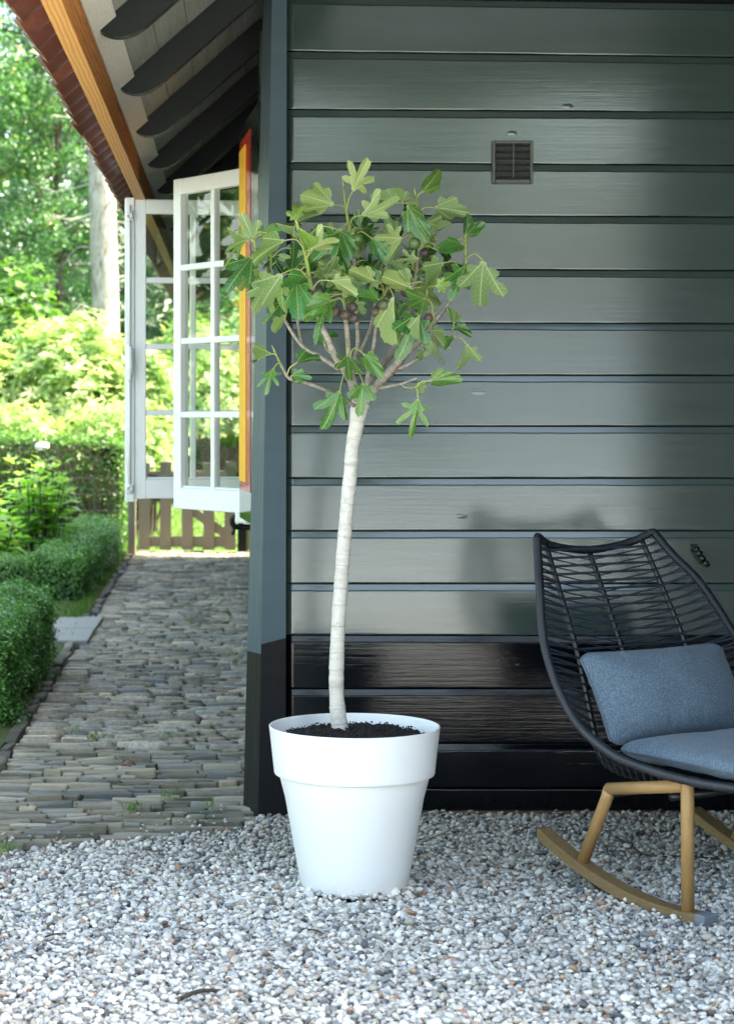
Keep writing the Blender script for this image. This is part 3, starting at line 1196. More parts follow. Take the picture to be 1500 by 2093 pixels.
def casement(hinge, direction, w, z0, z1, face, cols, rows, bolt=False, lip=0.0):
    d = Vector((direction[0], direction[1], 0)).normalized()
    nrm = Vector((d.y, -d.x, 0)) * face
    rot = Matrix((d, nrm, Vector((0, 0, 1)))).transposed().to_4x4()
    H = Vector((hinge[0], hinge[1], 0))

    def bx(mb, u0, u1, v0, v1, n0, n1, bev=0.003):
        c = H + d * ((u0 + u1) / 2) + nrm * ((n0 + n1) / 2) + Vector((0, 0, (v0 + v1) / 2))
        mb.box(c, (u1 - u0, n1 - n0, v1 - v0), bev, rot)
    st, tr, br, T = 0.050, 0.062, 0.082, 0.040
    f = MB()
    bx(f, 0, st, z0, z1, -T / 2, T / 2)
    bx(f, w - st, w, z0, z1, -T / 2, T / 2)
    bx(f, st - .001, w - st + .001, z1 - tr, z1 - 0.001, -T / 2 + .001, T / 2 - .001)
    bx(f, st - .001, w - st + .001, z0 + 0.001, z0 + br, -T / 2 + .001, T / 2 - .001)
    # sloping glazing rebate under the panes
    bx(f, st, w - st, z0 + br, z0 + br + 0.010, -0.008, T / 2 - 0.008)
    c = link('casement', f.mesh('casement', False), M['white_paint'], house)
    gb = MB()
    pw = (w - 2 * st) / cols
    ph = (z1 - tr - z0 - br) / rows
    for i in range(1, cols):
        m = MB()
        bx(m, st + i * pw - 0.012, st + i * pw + 0.012, z0 + br, z1 - tr, -0.015, 0.015)
        link('glazing_bar', m.mesh('glazing_bar', False), M['white_paint'], c)
    for j in range(1, rows):
        m = MB()
        bx(m, st, w - st, z0 + br + j * ph - 0.012, z0 + br + j * ph + 0.012, -0.0165, 0.0165)
        link('glazing_bar', m.mesh('glazing_bar', False), M['white_paint'], c)
    for i in range(cols):
        for j in range(rows):
            m = MB()
            bx(m, st + i * pw + 0.010, st + (i + 1) * pw - 0.010, z0 + br + j * ph + 0.010, z0 + br + (j + 1) * ph - 0.010, -0.002, 0.002, 0)
            link('glass_pane', m.mesh('glass_pane', False), M['glass'], c)
    if bolt:
        m = MB()
        bx(m, w - 0.001, w + 0.038, z0 - 0.012, z1 + 0.004, -T / 2 + 0.006, T / 2 + 0.008)
        link('meeting_strip', m.mesh('meeting_strip', False), M['white_paint'], c)
        m = MB()
        q = H + d * (w + 0.022) + nrm * (T / 2 + 0.016)
        for (a, b) in ((z0 + 0.06, z0 + 0.52), (z0 + 0.60, z1 - 0.03)):
            m.tube([q + Vector((0, 0, a)), q + Vector((0, 0, b))], 0.006, 10)
        link('bolt_rod', m.mesh('bolt_rod'), M['white_paint'], c)
        for zz in (z1 - 0.075, z0 + 0.045):
            m = MB()
            bx(m, w + 0.004, w + 0.038, zz - 0.022, zz + 0.022, T / 2 + 0.006, T / 2 + 0.018, 0.003)
            for k in range(8):
                a = k * math.pi / 4
                cc = q + d * (0.010 * math.cos(a)) + Vector((0, 0, zz + 0.010 * math.sin(a)))
                m.tube([cc - nrm * 0.008, cc + nrm * 0.012], 0.0048, 8)
            link('bolt_guide', m.mesh('bolt_guide'), M['white_paint'], c)
        m = MB()
        zz = z0 + 0.555
        m.tube([q + Vector((0, 0, zz + 0.085)), q + nrm * .012 + Vector((0, 0, zz + 0.07)), q + nrm * .016 + Vector((0, 0, zz + .03)), q + nrm * .018 + Vector((0, 0, zz)),
                q + nrm * .014 + Vector((0, 0, zz - 0.03)), q + nrm * .012 + Vector((0, 0, zz - 0.06))], [.010, .015, .014, .016, .011, .006], 10, True, 3)
        link('bolt_handle', m.mesh('bolt_handle'), M['white_paint'], c)
    return c


casement((0.066, 7.575), (-0.270, 0.400), 0.535, 0.938, 2.222, 1, 2, 4)
casement((0.060, 8.735), (-0.44, -0.055), 0.500, 0.950, 2.216, -1, 2, 4, True)

# shutter folded back against the wall towards the corner
s0, s1 = Vector((0.008, 7.56, 0)), Vector((0.070, 6.88, 0))
sdv = (s1 - s0).normalized()
snv = Vector((-sdv.y, sdv.x, 0))
if snv.x > 0:
    snv = -snv
srot = Matrix((sdv, snv, Vector((0, 0, 1)))).transposed().to_4x4()
SLEN = (s1 - s0).length


def sbox(mb, u0, u1, v0, v1, n0, n1, bev=0.002):
    c = s0 + sdv * ((u0 + u1) / 2) + snv * ((n0 + n1) / 2) + Vector((0, 0, (v0 + v1) / 2))
    mb.box(c, (u1 - u0, n1 - n0, v1 - v0), bev, srot)


m = MB()
sbox(m, 0, SLEN, 0.925, 2.355, -0.032, 0.0)
shutter = link('shutter', m.mesh('shutter', False), M['shutter_green'], house)
m = MB()
sbox(m, 0.03, 0.26, 1.062, 2.268, 0.0005, 0.0045)
link('yellow_panel', m.mesh('yellow_panel', False), M['shutter_yellow'], shutter)
m = MB()
sbox(m, 0.2605, 0.42, 1.062, 2.268, 0.0005, 0.0015, 0)
link('red_panel', m.mesh('red_panel', False), M['shutter_red'], shutter)
for (va, vb) in ((2.270, 2.300), (1.032, 1.060)):
    m = MB()
    sbox(m, 0.03, 0.42, va, vb, 0.0005, 0.002, 0)
    link('red_moulding', m.mesh('red_moulding', False), M['shutter_red'], shutter)
m = MB()
q = P(497, 1078, 7.75)
m.tube([(0.085, 7.75, q.z), (0.03, 7.75, q.z), (-0.012, 7.74, q.z + 0.005), (-0.020, 7.73, q.z + 0.035), (-0.004, 7.72, q.z + 0.045)], [.011, .011, .010, .009, .006], 10, True, 4)
m.tube([(-0.012, 7.74, q.z + 0.004), (-0.018, 7.735, q.z - 0.028)], [.009, .005], 8)
link('shutter_catch', m.mesh('shutter_catch'), M['iron'], house)

# twisted iron hook on the boards behind the rocking chair
m = MB()
hk = [P(1418, 1119, YW + .004), P(1420, 1120, YW - .030), P(1424, 1124, YW - .044), P(1430, 1132, YW - .046), P(1436, 1142, YW - .046), P(1443, 1152, YW - .046), P(1447, 1158, YW - .045)]
pp, _ = catmull(hk, 10)
V, F, U = tube_vf(pp, [0.0062 + (0.0052 * abs(math.sin((i - 14) * 0.30)) if i > 18 else 0) for i in range(len(pp))], 12)
m.add(V, F, U)
link('wall_hook', m.mesh('wall_hook'), M['iron'], house)
m = MB()
m.box(P(1418, 1119, YW - 0.002), (0.026, 0.006, 0.022), 0.002)
link('hook_plate', m.mesh('hook_plate', False), M['iron'], house)

# louvred air vent
vent_c = P(1046.5, 331.5, YW)
vw, vh = 83 / 623, 87 / 623
m = MB()
fx = 0.010
y0 = YW - 0.008
m.box((vent_c.x - vw / 2 + fx / 2, y0, vent_c.z), (fx, 0.022, vh), 0.002)
m.box((vent_c.x + vw / 2 - fx / 2, y0, vent_c.z), (fx, 0.022, vh), 0.002)
m.box((vent_c.x, y0, vent_c.z + vh / 2 - fx / 2), (vw - 2 * fx, 0.0218, fx), 0.002)
m.box((vent_c.x, y0 - 0.001, vent_c.z - vh / 2 + 0.006), (vw - 2 * fx, 0.0218, 0.012), 0.002)
vent = link('air_vent', m.mesh('air_vent', False), M['vent'], house)
m = MB()
m.box((vent_c.x, YW - 0.0005, vent_c.z), (vw - 0.004, 0.004, vh - 0.004))
link('vent_back', m.mesh('vent_back', False), M['vent_dark'], vent)
m = MB()
m.box((vent_c.x + 0.002, YW - 0.0165, vent_c.z + 0.004), (0.003, 0.010, vh - 0.03))
link('mullion', m.mesh('mullion', False), M['vent'], vent)
for k in range(6):
    m = MB()
    zc = vent_c.z + vh / 2 - 0.0175 - k * 0.0208
    m.box((vent_c.x, YW - 0.011, zc), (vw - 2 * fx - 0.001, 0.019, 0.0022), 0, Matrix.Rotation(rad(38), 4, 'X'))
    link('slat', m.mesh('slat', False), M['vent'], vent)

# ================================================================== POT, SOIL, FIG TREE
def lathe(prof, n=128, c=(0, 0, 0)):
    V, F = [], []
    for (r, z) in prof:
        for k in range(n):
            a = 2 * math.pi * k / n
            V.append((c[0] + r * math.cos(a), c[1] + r * math.sin(a), c[2] + z))
    for i in range(len(prof) - 1):
        for k in range(n):
            F.append((i * n + k, i * n + (k + 1) % n, (i + 1) * n + (k + 1) % n, (i + 1) * n + k))
    return np.array(V), F


pot_prof = [(0.0, 0.0), (0.138, 0.0), (0.1445, 0.003), (0.1465, 0.008), (0.148, 0.016), (0.155, 0.06), (0.1875, 0.27), (0.2085, 0.3325), (0.2085, 0.3335),
            (0.2165, 0.3335), (0.2205, 0.335), (0.2222, 0.339), (0.2225, 0.345), (0.2355, 0.462), (0.2362, 0.4645), (0.2350, 0.4663), (0.2325, 0.4665), (0.2310, 0.465),
            (0.2300, 0.460), (0.2235, 0.405), (0.214, 0.34), (0.19, 0.30), (0.0, 0.30)]
# make the wall of the lower body straight
pot_prof[6] = (0.192, 0.27)
pot_prof[5] = (0.1565, 0.06)
pot = empty('flower_pot', POT, 'large white tapered plastic flower pot with a deep plain rim', 'flower pot')
pot_prof = [(a, b if b < .02 else b - .016 * min(1, (b - .02) / .2)) for a, b in pot_prof]
V, F = lathe(pot_prof[:9], 128, POT)
body = link('body', mesh_np('body', V, F), M['pot'], pot)
V, F = lathe(pot_prof[8:], 128, POT)
link('rim', mesh_np('rim', V, F), M['pot'], pot)
for o in (body, pot.children[-1]):
    o.data.polygons.foreach_set('use_smooth', np.ones(len(o.data.polygons), bool))
    es = o.modifiers.new('edge_split', 'EDGE_SPLIT')
    es.split_angle = rad(35)


def make_soil():
    nr, na = 46, 150
    V, F = [], []
    for i in range(nr + 1):
        r = 0.2262 * i / nr
        for k in range(na):
            a = 2 * math.pi * k / na
            x, y = r * math.cos(a), r * math.sin(a)
            q = Vector((x, y, 0))
            h = 0.424 + 0.010 * mnoise.noise(q * 16) + 0.008 * mnoise.noise(q * 48 + Vector((3, 3, 3))) + 0.006 * mnoise.noise(q * 120) + 0.008 * max(0, 1 - (r / 0.2) ** 2)
            h -= 0.020 * max(0, (r - 0.18) / 0.046) ** 1.5
            V.append((POT.x + x, POT.y + y, POT.z + h))
    for i in range(nr):
        for k in range(na):
            F.append((i * na + k, i * na + (k + 1) % na, (i + 1) * na + (k + 1) % na, (i + 1) * na + k))
    mb = MB()
    mb.add(V, F)
    for _ in range(420):        # crumbs
        r, a = 0.215 * math.sqrt(rng.random()), rng.uniform(0, 6.28)
        s = rng.uniform(.002, .006)
        x, y = r * math.cos(a), r * math.sin(a)
        v, f = box_vf((s, s * rng.uniform(.7, 1.2), s * .8), s * .25)
        v = v + rng.normal(0, s * .12, v.shape)
        q = Vector((x, y, 0))
        h = 0.424 + 0.010 * mnoise.noise(q * 16) + 0.008 * max(0, 1 - (r / 0.2) ** 2) - 0.020 * max(0, (r - 0.18) / 0.046) ** 1.5
        mb.add(v + np.array([POT.x + x, POT.y + y, POT.z + h + .006]), f)
    o = link('potting_soil', mb.mesh('potting_soil'), M['soil'])
    tag(o, 'dark crumbly potting soil filling the white pot around the fig stem', 'soil', kind='stuff')


make_soil()


# ---- fig tree: sighted positions in the tree picture, depth in metres from the stem
def T(cx, cy, dy=0.0):
    return P(430 + cx / 2.4194, 310 + cy / 2.4194, 5.74 + dy)


def mat_fig_bark():
    t = NT('fig_bark')
    n = t.noise(t.coord('Object', (1, 1, 2.2)), 34, 6, 0.7)
    u = t.n('ShaderNodeUVMap')
    s = t.n('ShaderNodeSeparateXYZ')
    t.t.links.new(u.outputs[0], s.inputs[0])
    w = t.math('SINE', t.math('ADD', t.math('MULTIPLY', s.outputs[0], 2 * math.pi / 0.047), t.math('MULTIPLY', t.noise(t.coord('Object'), 30, 2), 1.6)))
    ring = t.math('POWER', t.math('MAXIMUM', w, 0.0), 26.0)
    k = t.ramp(n, [(0.25, (0.36, 0.33, 0.28)), (0.5, (0.53, 0.505, 0.45)), (0.75, (0.62, 0.60, 0.55))])
    k = t.mix(t.math('MULTIPLY', ring, 0.45), k, (0.27, 0.235, 0.19))
    sp = t.noise(t.coord('Object', (1, 1, 1)), 130, 2)
    k = t.mix(t.math('MULTIPLY', t.ramp(sp, [(0.70, 0), (0.78, 1)]), .5), k, (0.22, 0.18, 0.13))
    return t.done(t.bsdf(k, 0.72, t.bump(t.math('ADD', n, t.math('MULTIPLY', ring, 1.2)), 0.35, 0.003)))


def mat_branch():
    t = NT('branch_bark')
    u = t.n('ShaderNodeUVMap')
    s = t.n('ShaderNodeSeparateXYZ')
    t.t.links.new(u.outputs[0], s.inputs[0])
    n = t.noise(t.coord('Object'), 42, 6, 0.7)
    ring = t.math('POWER', t.math('MAXIMUM', t.math('SINE', t.math('MULTIPLY', s.outputs[0], 2 * math.pi / 0.021)), 0.0), 14.0)
    k = t.ramp(n, [(0.25, (0.15, 0.115, 0.085)), (0.5, (0.29, 0.245, 0.20)), (0.75, (0.42, 0.385, 0.33))])
    k = t.mix(t.math('MULTIPLY', ring, 0.5), k, (0.11, 0.08, 0.06))
    a = t.attr('young')
    k = t.mix(t.math('MULTIPLY', a.outputs['Fac'], 1.0, clamp=True), k, (0.20, 0.27, 0.055))
    return t.done(t.bsdf(k, 0.6, t.bump(t.math('ADD', n, ring), 0.4, 0.003)))


M['fig_bark'] = mat_fig_bark()
M['branch'] = mat_branch()
M['stalk'] = plain('leaf_stalk', (0.36, 0.40, 0.11), 0.45, 0.1, 30, 0.05)
M['bud'] = plain('bud_green', (0.30, 0.36, 0.09), 0.45, 0.2, 60, 0.1)


def mat_fig_fruit():
    t = NT('fig_fruit')
    r = t.objrand()
    a = t.attr('ripe', 'OBJECT')
    n = t.noise(t.coord('Object'), 120, 4, 0.6)
    base = t.ramp(a.outputs['Fac'], [(0.0, (0.075, 0.145, 0.03)), (0.35, (0.07, 0.085, 0.04)), (0.7, (0.095, 0.064, 0.045)), (1.0, (0.052, 0.038, 0.034))])
    k = t.mix(t.ramp(n, [(0.55, 0), (0.75, .55)]), base, (0.20, 0.19, 0.15))
    return t.done(t.bsdf(k, 0.42, t.bump(n, 0.1, 0.001)))


M['fig'] = mat_fig_fruit()


def mat_fig_leaf():
    t = NT('fig_leaf')
    u = t.n('ShaderNodeUVMap')
    s = t.n('ShaderNodeSeparateXYZ')
    t.t.links.new(u.outputs[0], s.inputs[0])
    x, y = t.math('ABSOLUTE', t.math('SUBTRACT', s.outputs[0], 0.5)), s.outputs[1]
    veins = None
    for b, wdt in ((0, .009), (33, .008), (63, .007)):
        cb, sb = math.cos(rad(b)), math.sin(rad(b))
        d = t.math('ABSOLUTE', t.math('SUBTRACT', t.math('MULTIPLY', x, cb), t.math('MULTIPLY', y, sb)))
        w = t.maprange(d, wdt * .7, wdt * 2.0, 1, 0)
        veins = w if veins is None else t.math('MAXIMUM', veins, w)
    # side veins run off the main ones in a herringbone
    side = None
    for b in (0, 33, 63):
        cb, sb = math.cos(rad(b)), math.sin(rad(b))
        dd = t.math('ABSOLUTE', t.math('SUBTRACT', t.math('MULTIPLY', x, cb), t.math('MULTIPLY', y, sb)))
        al = t.math('ADD', t.math('MULTIPLY', x, sb), t.math('MULTIPLY', y, cb))
        fr = t.math('ABSOLUTE', t.math('SUBTRACT', t.math('FRACT', t.math('MULTIPLY', t.math('SUBTRACT', al, t.math('MULTIPLY', dd, 0.75)), 9.5)), 0.5))
        near = t.maprange(dd, 0.10, 0.13, 1, 0)
        w = t.math('MULTIPLY', t.maprange(fr, 0.03, 0.075, 1, 0), near)
        side = w if side is None else t.math('MAXIMUM', side, w)
    vm = t.math('MAXIMUM', veins, t.math('MULTIPLY', side, 0.55))
    r = t.objrand()
    a = t.attr('young', 'OBJECT')
    n = t.noise(t.coord('Object'), 6.0, 4)
    top = t.ramp(r, [(0.0, (0.010, 0.058, 0.018)), (0.3, (0.045, 0.185, 0.036)), (0.6, (0.018, 0.092, 0.026)), (1.0, (0.085, 0.26, 0.045))])
    top = t.mix(a.outputs['Fac'], top, (0.22, 0.32, 0.06))
    top = t.mix(1.0, top, t.ramp(n, [(.3, .8), (.7, 1.15)]), 'MULTIPLY')
    top = t.mix(t.math('MULTIPLY', vm, 0.75), top, (0.30, 0.40, 0.13))
    und = t.ramp(r, [(0.0, (0.13, 0.225, 0.075)), (0.35, (0.22, 0.33, 0.12)), (0.7, (0.15, 0.235, 0.07)), (1.0, (0.27, 0.37, 0.15))])
    und = t.mix(a.outputs['Fac'], und, (0.33, 0.40, 0.12))
    und = t.mix(t.math('MULTIPLY', vm, 0.9), und, (0.50, 0.56, 0.30))
    g = t.n('ShaderNodeNewGeometry')
    k = t.mix(g.outputs['Backfacing'], top, und)
    ro = t.math('ADD', 0.21, t.math('MULTIPLY', g.outputs['Backfacing'], 0.3))
    hgt = t.math('ADD', t.math('MULTIPLY', vm, 0.6), t.math('MULTIPLY', n, 0.4))
    b = t.bsdf(k, ro, t.bump(hgt, 0.5, 0.003), **{'Specular IOR Level': 0.65})
    tr = t.n('ShaderNodeBsdfTranslucent')
    t.set(tr.inputs[0], t.mix(1.0, k, (1.3, 1.5, 0.5), 'MULTIPLY'))
    mx = t.n('ShaderNodeMixShader')
    mx.inputs[0].default_value = 0.22
    t.t.links.new(b, mx.inputs[1])
    t.t.links.new(tr.outputs[0], mx.inputs[2])
    return t.done(mx.outputs[0])


M['fig_leaf'] = mat_fig_leaf()


def fig_leaf_mesh(lobes, seed, fold, droop, ripple, curl=0.0):
    rg = np.random.default_rng(seed)
    na, nr = 88, 5
    th = np.linspace(-math.pi, math.pi, na, endpoint=False)
    r = np.full(na, 0.20)
    for (a, L, s, pw) in lobes:
        d = (th - rad(a) + math.pi) % (2 * math.pi) - math.pi
        r = np.maximum(r, 0.20 + (L - 0.20) * np.exp(-(np.abs(d) / rad(s)) ** pw))
    # heart-shaped base running back to the stalk
    back = math.pi - np.abs(th)
    r = np.maximum(r, 0.285 * np.exp(-(np.abs(back) / rad(34)) ** 3))
    r = np.where(back < rad(9), 0.285 * (0.86 + 0.14 * back / rad(9)) if False else np.minimum(r, 0.285), r)
    teeth = 1 + 0.028 * np.sign(np.sin(th * 30)) * (np.abs(np.sin(th * 30)) ** .5) * (back > rad(25))
    r = r * teeth * (1 + rg.normal(0, .012, na))
    V, U = [], []
    c = np.array([0, 0.285])
    V.append(c)
    for k in range(1, nr + 1):
        f = (k / nr) ** 0.9
        V += [c + f * rr * np.array([math.sin(t), math.cos(t)]) for t, rr in zip(th, r)]
    V = np.array(V)
    ymax = V[:, 1].max()
    V = V / ymax
    x, y = V[:, 0], V[:, 1]
    rr = np.hypot(x, y)
    az = np.arctan2(x, y)
    z = fold * np.abs(x) ** 1.15 - droop * y ** 2 + ripple * np.sin(az * 7 + seed) * rr ** 2 + ripple * .7 * np.sin(az * 13 + seed * 2) * rr ** 3 + curl * np.abs(x) ** 2
    # shallow gutters beside the main veins
    z += 0.012 * np.cos(np.abs(az) * 360 / 32) * rr
    P3 = np.stack([x, y, z], 1)
    F = [(0, 1 + k, 1 + (k + 1) % na) for k in range(na)]
    for q in range(nr - 1):
        b = 1 + q * na
        F += [(b + k, b + na + k, b + na + (k + 1) % na, b + (k + 1) % na) for k in range(na)]
    F = [tuple(f)[::-1] for f in F]
    me = mesh_np('leaf', P3, F, np.stack([x + .5, y], 1))
    me.materials.append(M['fig_leaf'])
    return me


five = [(0, .74, 19, 3.0), (50, .62, 16, 3), (-50, .60, 16, 3), (103, .44, 20, 2.6), (-103, .43, 20, 2.6)]
three = [(0, .72, 23, 3.0), (56, .58, 21, 3), (-56, .56, 21, 3), (108, .34, 22, 2.2), (-108, .34, 22, 2.2)]
shal = [(0, .68, 40, 2.2), (52, .55, 30, 2.4), (-52, .53, 30, 2.4), (105, .40, 28, 2.2), (-105, .40, 28, 2.2)]
oval = [(0, .70, 52, 1.9), (60, .46, 40, 2), (-60, .44, 40, 2), (110, .33, 28, 2), (-110, .33, 28, 2)]
deep = [(0, .76, 13, 3.2), (46, .66, 12, 3), (-48, .60, 11, 3), (98, .46, 14, 2.6), (-101, .40, 13, 2.6)]
odd = [(4, .70, 20, 3.0), (54, .60, 17, 3), (-50, .44, 24, 2.4), (106, .40, 20, 2.4), (-104, .36, 22, 2.2)]
LEAF = {
    'a': [fig_leaf_mesh(five, 1, .10, .16, .030), fig_leaf_mesh(five, 2, .34, .34, .045), fig_leaf_mesh(deep, 12, .22, .26, .05), fig_leaf_mesh(deep, 13, -.14, .38, .05)],
    'b': [fig_leaf_mesh(three, 3, .14, .18, .035), fig_leaf_mesh(three, 4, .36, .32, .045), fig_leaf_mesh(three, 5, -.16, .26, .055), fig_leaf_mesh(odd, 14, .30, .40, .06), fig_leaf_mesh(odd, 15, .10, -.18, .06)],
    'c': [fig_leaf_mesh(shal, 6, .22, .16, .04), fig_leaf_mesh(shal, 7, .60, .30, .06), fig_leaf_mesh(odd, 16, .42, .22, .05)],
    'd': [fig_leaf_mesh(oval, 8, .34, .20, .05), fig_leaf_mesh(oval, 9, .75, .15, .04)],
}
fig_tree = empty('fig_tree', (0.30, 5.74, 0.40), 'young standard fig tree with pale stem, lobed leaves and ripening figs in white pot', 'fig tree')
# stem
stem_px = [(701, 1512, 14.5), (695, 1490, 17), (690, 1450, 15.8), (687.5, 1400, 15), (689, 1330, 14.5), (692, 1270, 14.5), (698, 1180, 14.3), (704, 1100, 14), (711, 1020, 14), (717, 960, 14),
           (720, 915, 14), (729, 868, 15), (734, 836, 17.5), (739, 822, 19)]
sp, sr = catmull([P(a, b, 5.74) for a, b, _ in stem_px], 10, [c / 731 for *_, c in stem_px])
Ls = np.concatenate(([0], np.cumsum(np.linalg.norm(np.diff(sp, axis=0), axis=1))))
Lw = Ls + .013 * np.sin(Ls * 23) + .009 * np.sin(Ls * 61 + 1) + .006 * np.sin(Ls * 133)
sr = sr * (1 + 0.06 * np.maximum(0, np.sin(Lw * 2 * math.pi / 0.047)) ** 8 + .025 * np.sin(Ls * 37) + .02 * np.sin(Ls * 90))
V, F, U = tube_vf(sp, sr, 20, True, 0, 0.03)
U[:, 0] = np.repeat(Lw, 20)
mb = MB()
mb.add(V, F, U)
for (a, b, r) in [(690, 1277, 5.5), (708, 1022, 5), (692, 1352, 4.5), (686, 1408, 4), (722, 962, 4), (700, 1180, 4)]:    # knots
    c = P(a, b, 5.74 - 0.0165)
    v, f = lathe([(0.0, .0035), (.45, .003), (.62, .0045), (.9, .003), (1.15, -.004)], 12)
    v = np.stack([v[:, 0] * r / 731, -v[:, 2], v[:, 1] * r / 731], 1)
    mb.add(v + np.array(c), f)
link('trunk', mb.mesh('trunk'), M['fig_bark'], fig_tree)

# limbs: (x, y, depth) in the tree picture, radii in px of that picture
BR = [
    ([(745, 1262, 0), (715, 1180, -.02), (692, 1115, -.03), (625, 1025, -.06), (578, 920, -.08), (541, 835, -.09), (497, 660, -.11), (470, 510, -.12), (440, 400, -.12), (424, 350, -.12)], [26, 27, 24, 17, 15, 13, 10, 9, 7, 4], .55),
    ([(748, 1258, 0), (830, 1150, 0), (900, 1075, -.02), (965, 1000, -.03), (1040, 930, -.03), (1100, 850, -.02), (1190, 730, 0), (1248, 600, .02), (1262, 480, .02), (1265, 400, .02)], [26, 25, 22, 18, 14, 12, 10, 9, 7, 5], .75),
    ([(790, 1160, .05), (850, 1050, .08), (890, 1005, .09), (950, 900, .10), (985, 740, .10), (1010, 640, .09), (1034, 480, .08), (1032, 380, .07), (1024, 280, .06), (1014, 212, .05)], [22, 19, 17, 15, 12, 11, 10, 8, 7, 4], .80),
    ([(692, 1115, -.03), (684, 1000, -.05), (672, 850, -.06), (664, 770, -.07), (658, 715, -.07)], [17, 14, 12, 9, 4], .7),
    ([(768, 1170, -.01), (785, 1075, .0), (808, 960, -.01), (826, 830, -.02), (850, 740, -.04), (880, 655, -.05)], [13, 12, 10, 10, 9, 4], .7),
    ([(745, 985, .10), (790, 880, .12), (808, 790, .13), (836, 640, .14), (860, 520, .15), (900, 380, .15)], [11, 10, 9, 8, 7, 4], .8),
    ([(690, 1110, .02), (730, 960, .07), (722, 800, .08), (715, 620, .08), (705, 480, .07), (686, 375, .06), (672, 285, .05), (658, 168, .05)], [14, 12, 11, 11, 10, 8, 7, 3.5], .62),
    ([(640, 1075, -.02), (540, 1010, .02), (450, 955, .05), (368, 832, .07), (318, 730, .07), (303, 600, .06), (300, 470, .05)], [13, 11, 9, 8, 7, 6, 4], .75),
    ([(712, 1255, -.03), (600, 1192, -.08), (480, 1145, -.12), (392, 1122, -.14), (352, 1060, -.15), (318, 988, -.15)], [11, 9, 8, 7.5, 6, 3.5], .74),
    ([(835, 1170, -.03), (890, 1158, -.06), (945, 1147, -.09), (1026, 1118, -.11)], [8, 7, 6.5, 5], 2),
    ([(945, 1150, -.09), (965, 1165, -.10), (1010, 1165, -.11), (1062, 1138, -.12)], [5, 4.5, 4, 3], .3),
    ([(930, 1075, -.03), (1000, 1040, -.06), (1045, 1000, -.08), (1072, 945, -.09)], [10, 8, 6.5, 4], .75),
    ([(1050, 920, -.03), (1085, 870, -.07), (1102, 825, -.08)], [8, 6, 3], .4),
    ([(1160, 960, -.02), (1185, 935, -.03), (1200, 880, -.04), (1202, 850, -.04)], [5, 5, 4, 2.5], .5),
    ([(1030, 940, -.03), (1100, 945, -.02), (1160, 960, -.02)], [6, 5, 4.5], .9),
    ([(450, 955, .05), (420, 800, .1), (330, 640, .08), (240, 530, .02), (218, 430, -.02)], [8, 7, 6, 5, 3], .7),
    ([(1000, 690, .09), (1050, 730, -.02), (1072, 700, -.06), (1068, 655, -.07)], [7, 6, 5, 3], .3),
    ([(620, 1020, .0), (575, 975, .03), (558, 930, .04), (552, 900, .04)], [6, 5, 4, 2.5], .6),
    ([(700, 640, .08), (690, 560, .16), (760, 470, .18), (800, 400, .18)], [7, 6, 5, 3], .6),
    ([(1034, 480, .08), (1090, 430, .10), (1150, 370, .10)], [6, 5, 3], .4),
]
samples = []
K = 1 / 2.4194 / 731
for pts, rads, ystart in BR:
    q, r = catmull([T(a, b, c) for a, b, c in pts], 7, [x * K for x in rads])
    Lq = np.concatenate(([0], np.cumsum(np.linalg.norm(np.diff(q, axis=0), axis=1))))
    r = r * (1 + 0.10 * np.maximum(0, np.sin(Lq * 2 * math.pi / 0.021 + len(samples))) ** 6)
    V, F, U = tube_vf(q, r, 10, True)
    f = np.repeat(np.linspace(0, 1, len(q)), 10)
    me = mesh_np('branch', V, F, U, True, {'young': np.clip((f - ystart) / .12, 0, 1)})
    link('branch', me, M['branch'], fig_tree)
    samples += [Vector(v) for v in q]
    if pts[-1][:2] != (1026, 1118):
        tip, d = Vector(q[-1]), (Vector(q[-1]) - Vector(q[-4])).normalized()
        mb = MB()
        mb.tube([tip - d * .004, tip + d * .003, tip + d * .012, tip + d * .020], [r[-1] * .9, r[-1] * 1.15, r[-1] * .8, .0006], 8, True, 3)
        link('bud', mb.mesh('bud'), M['bud'], fig_tree)
SAMP = np.array([tuple(s) for s in samples])

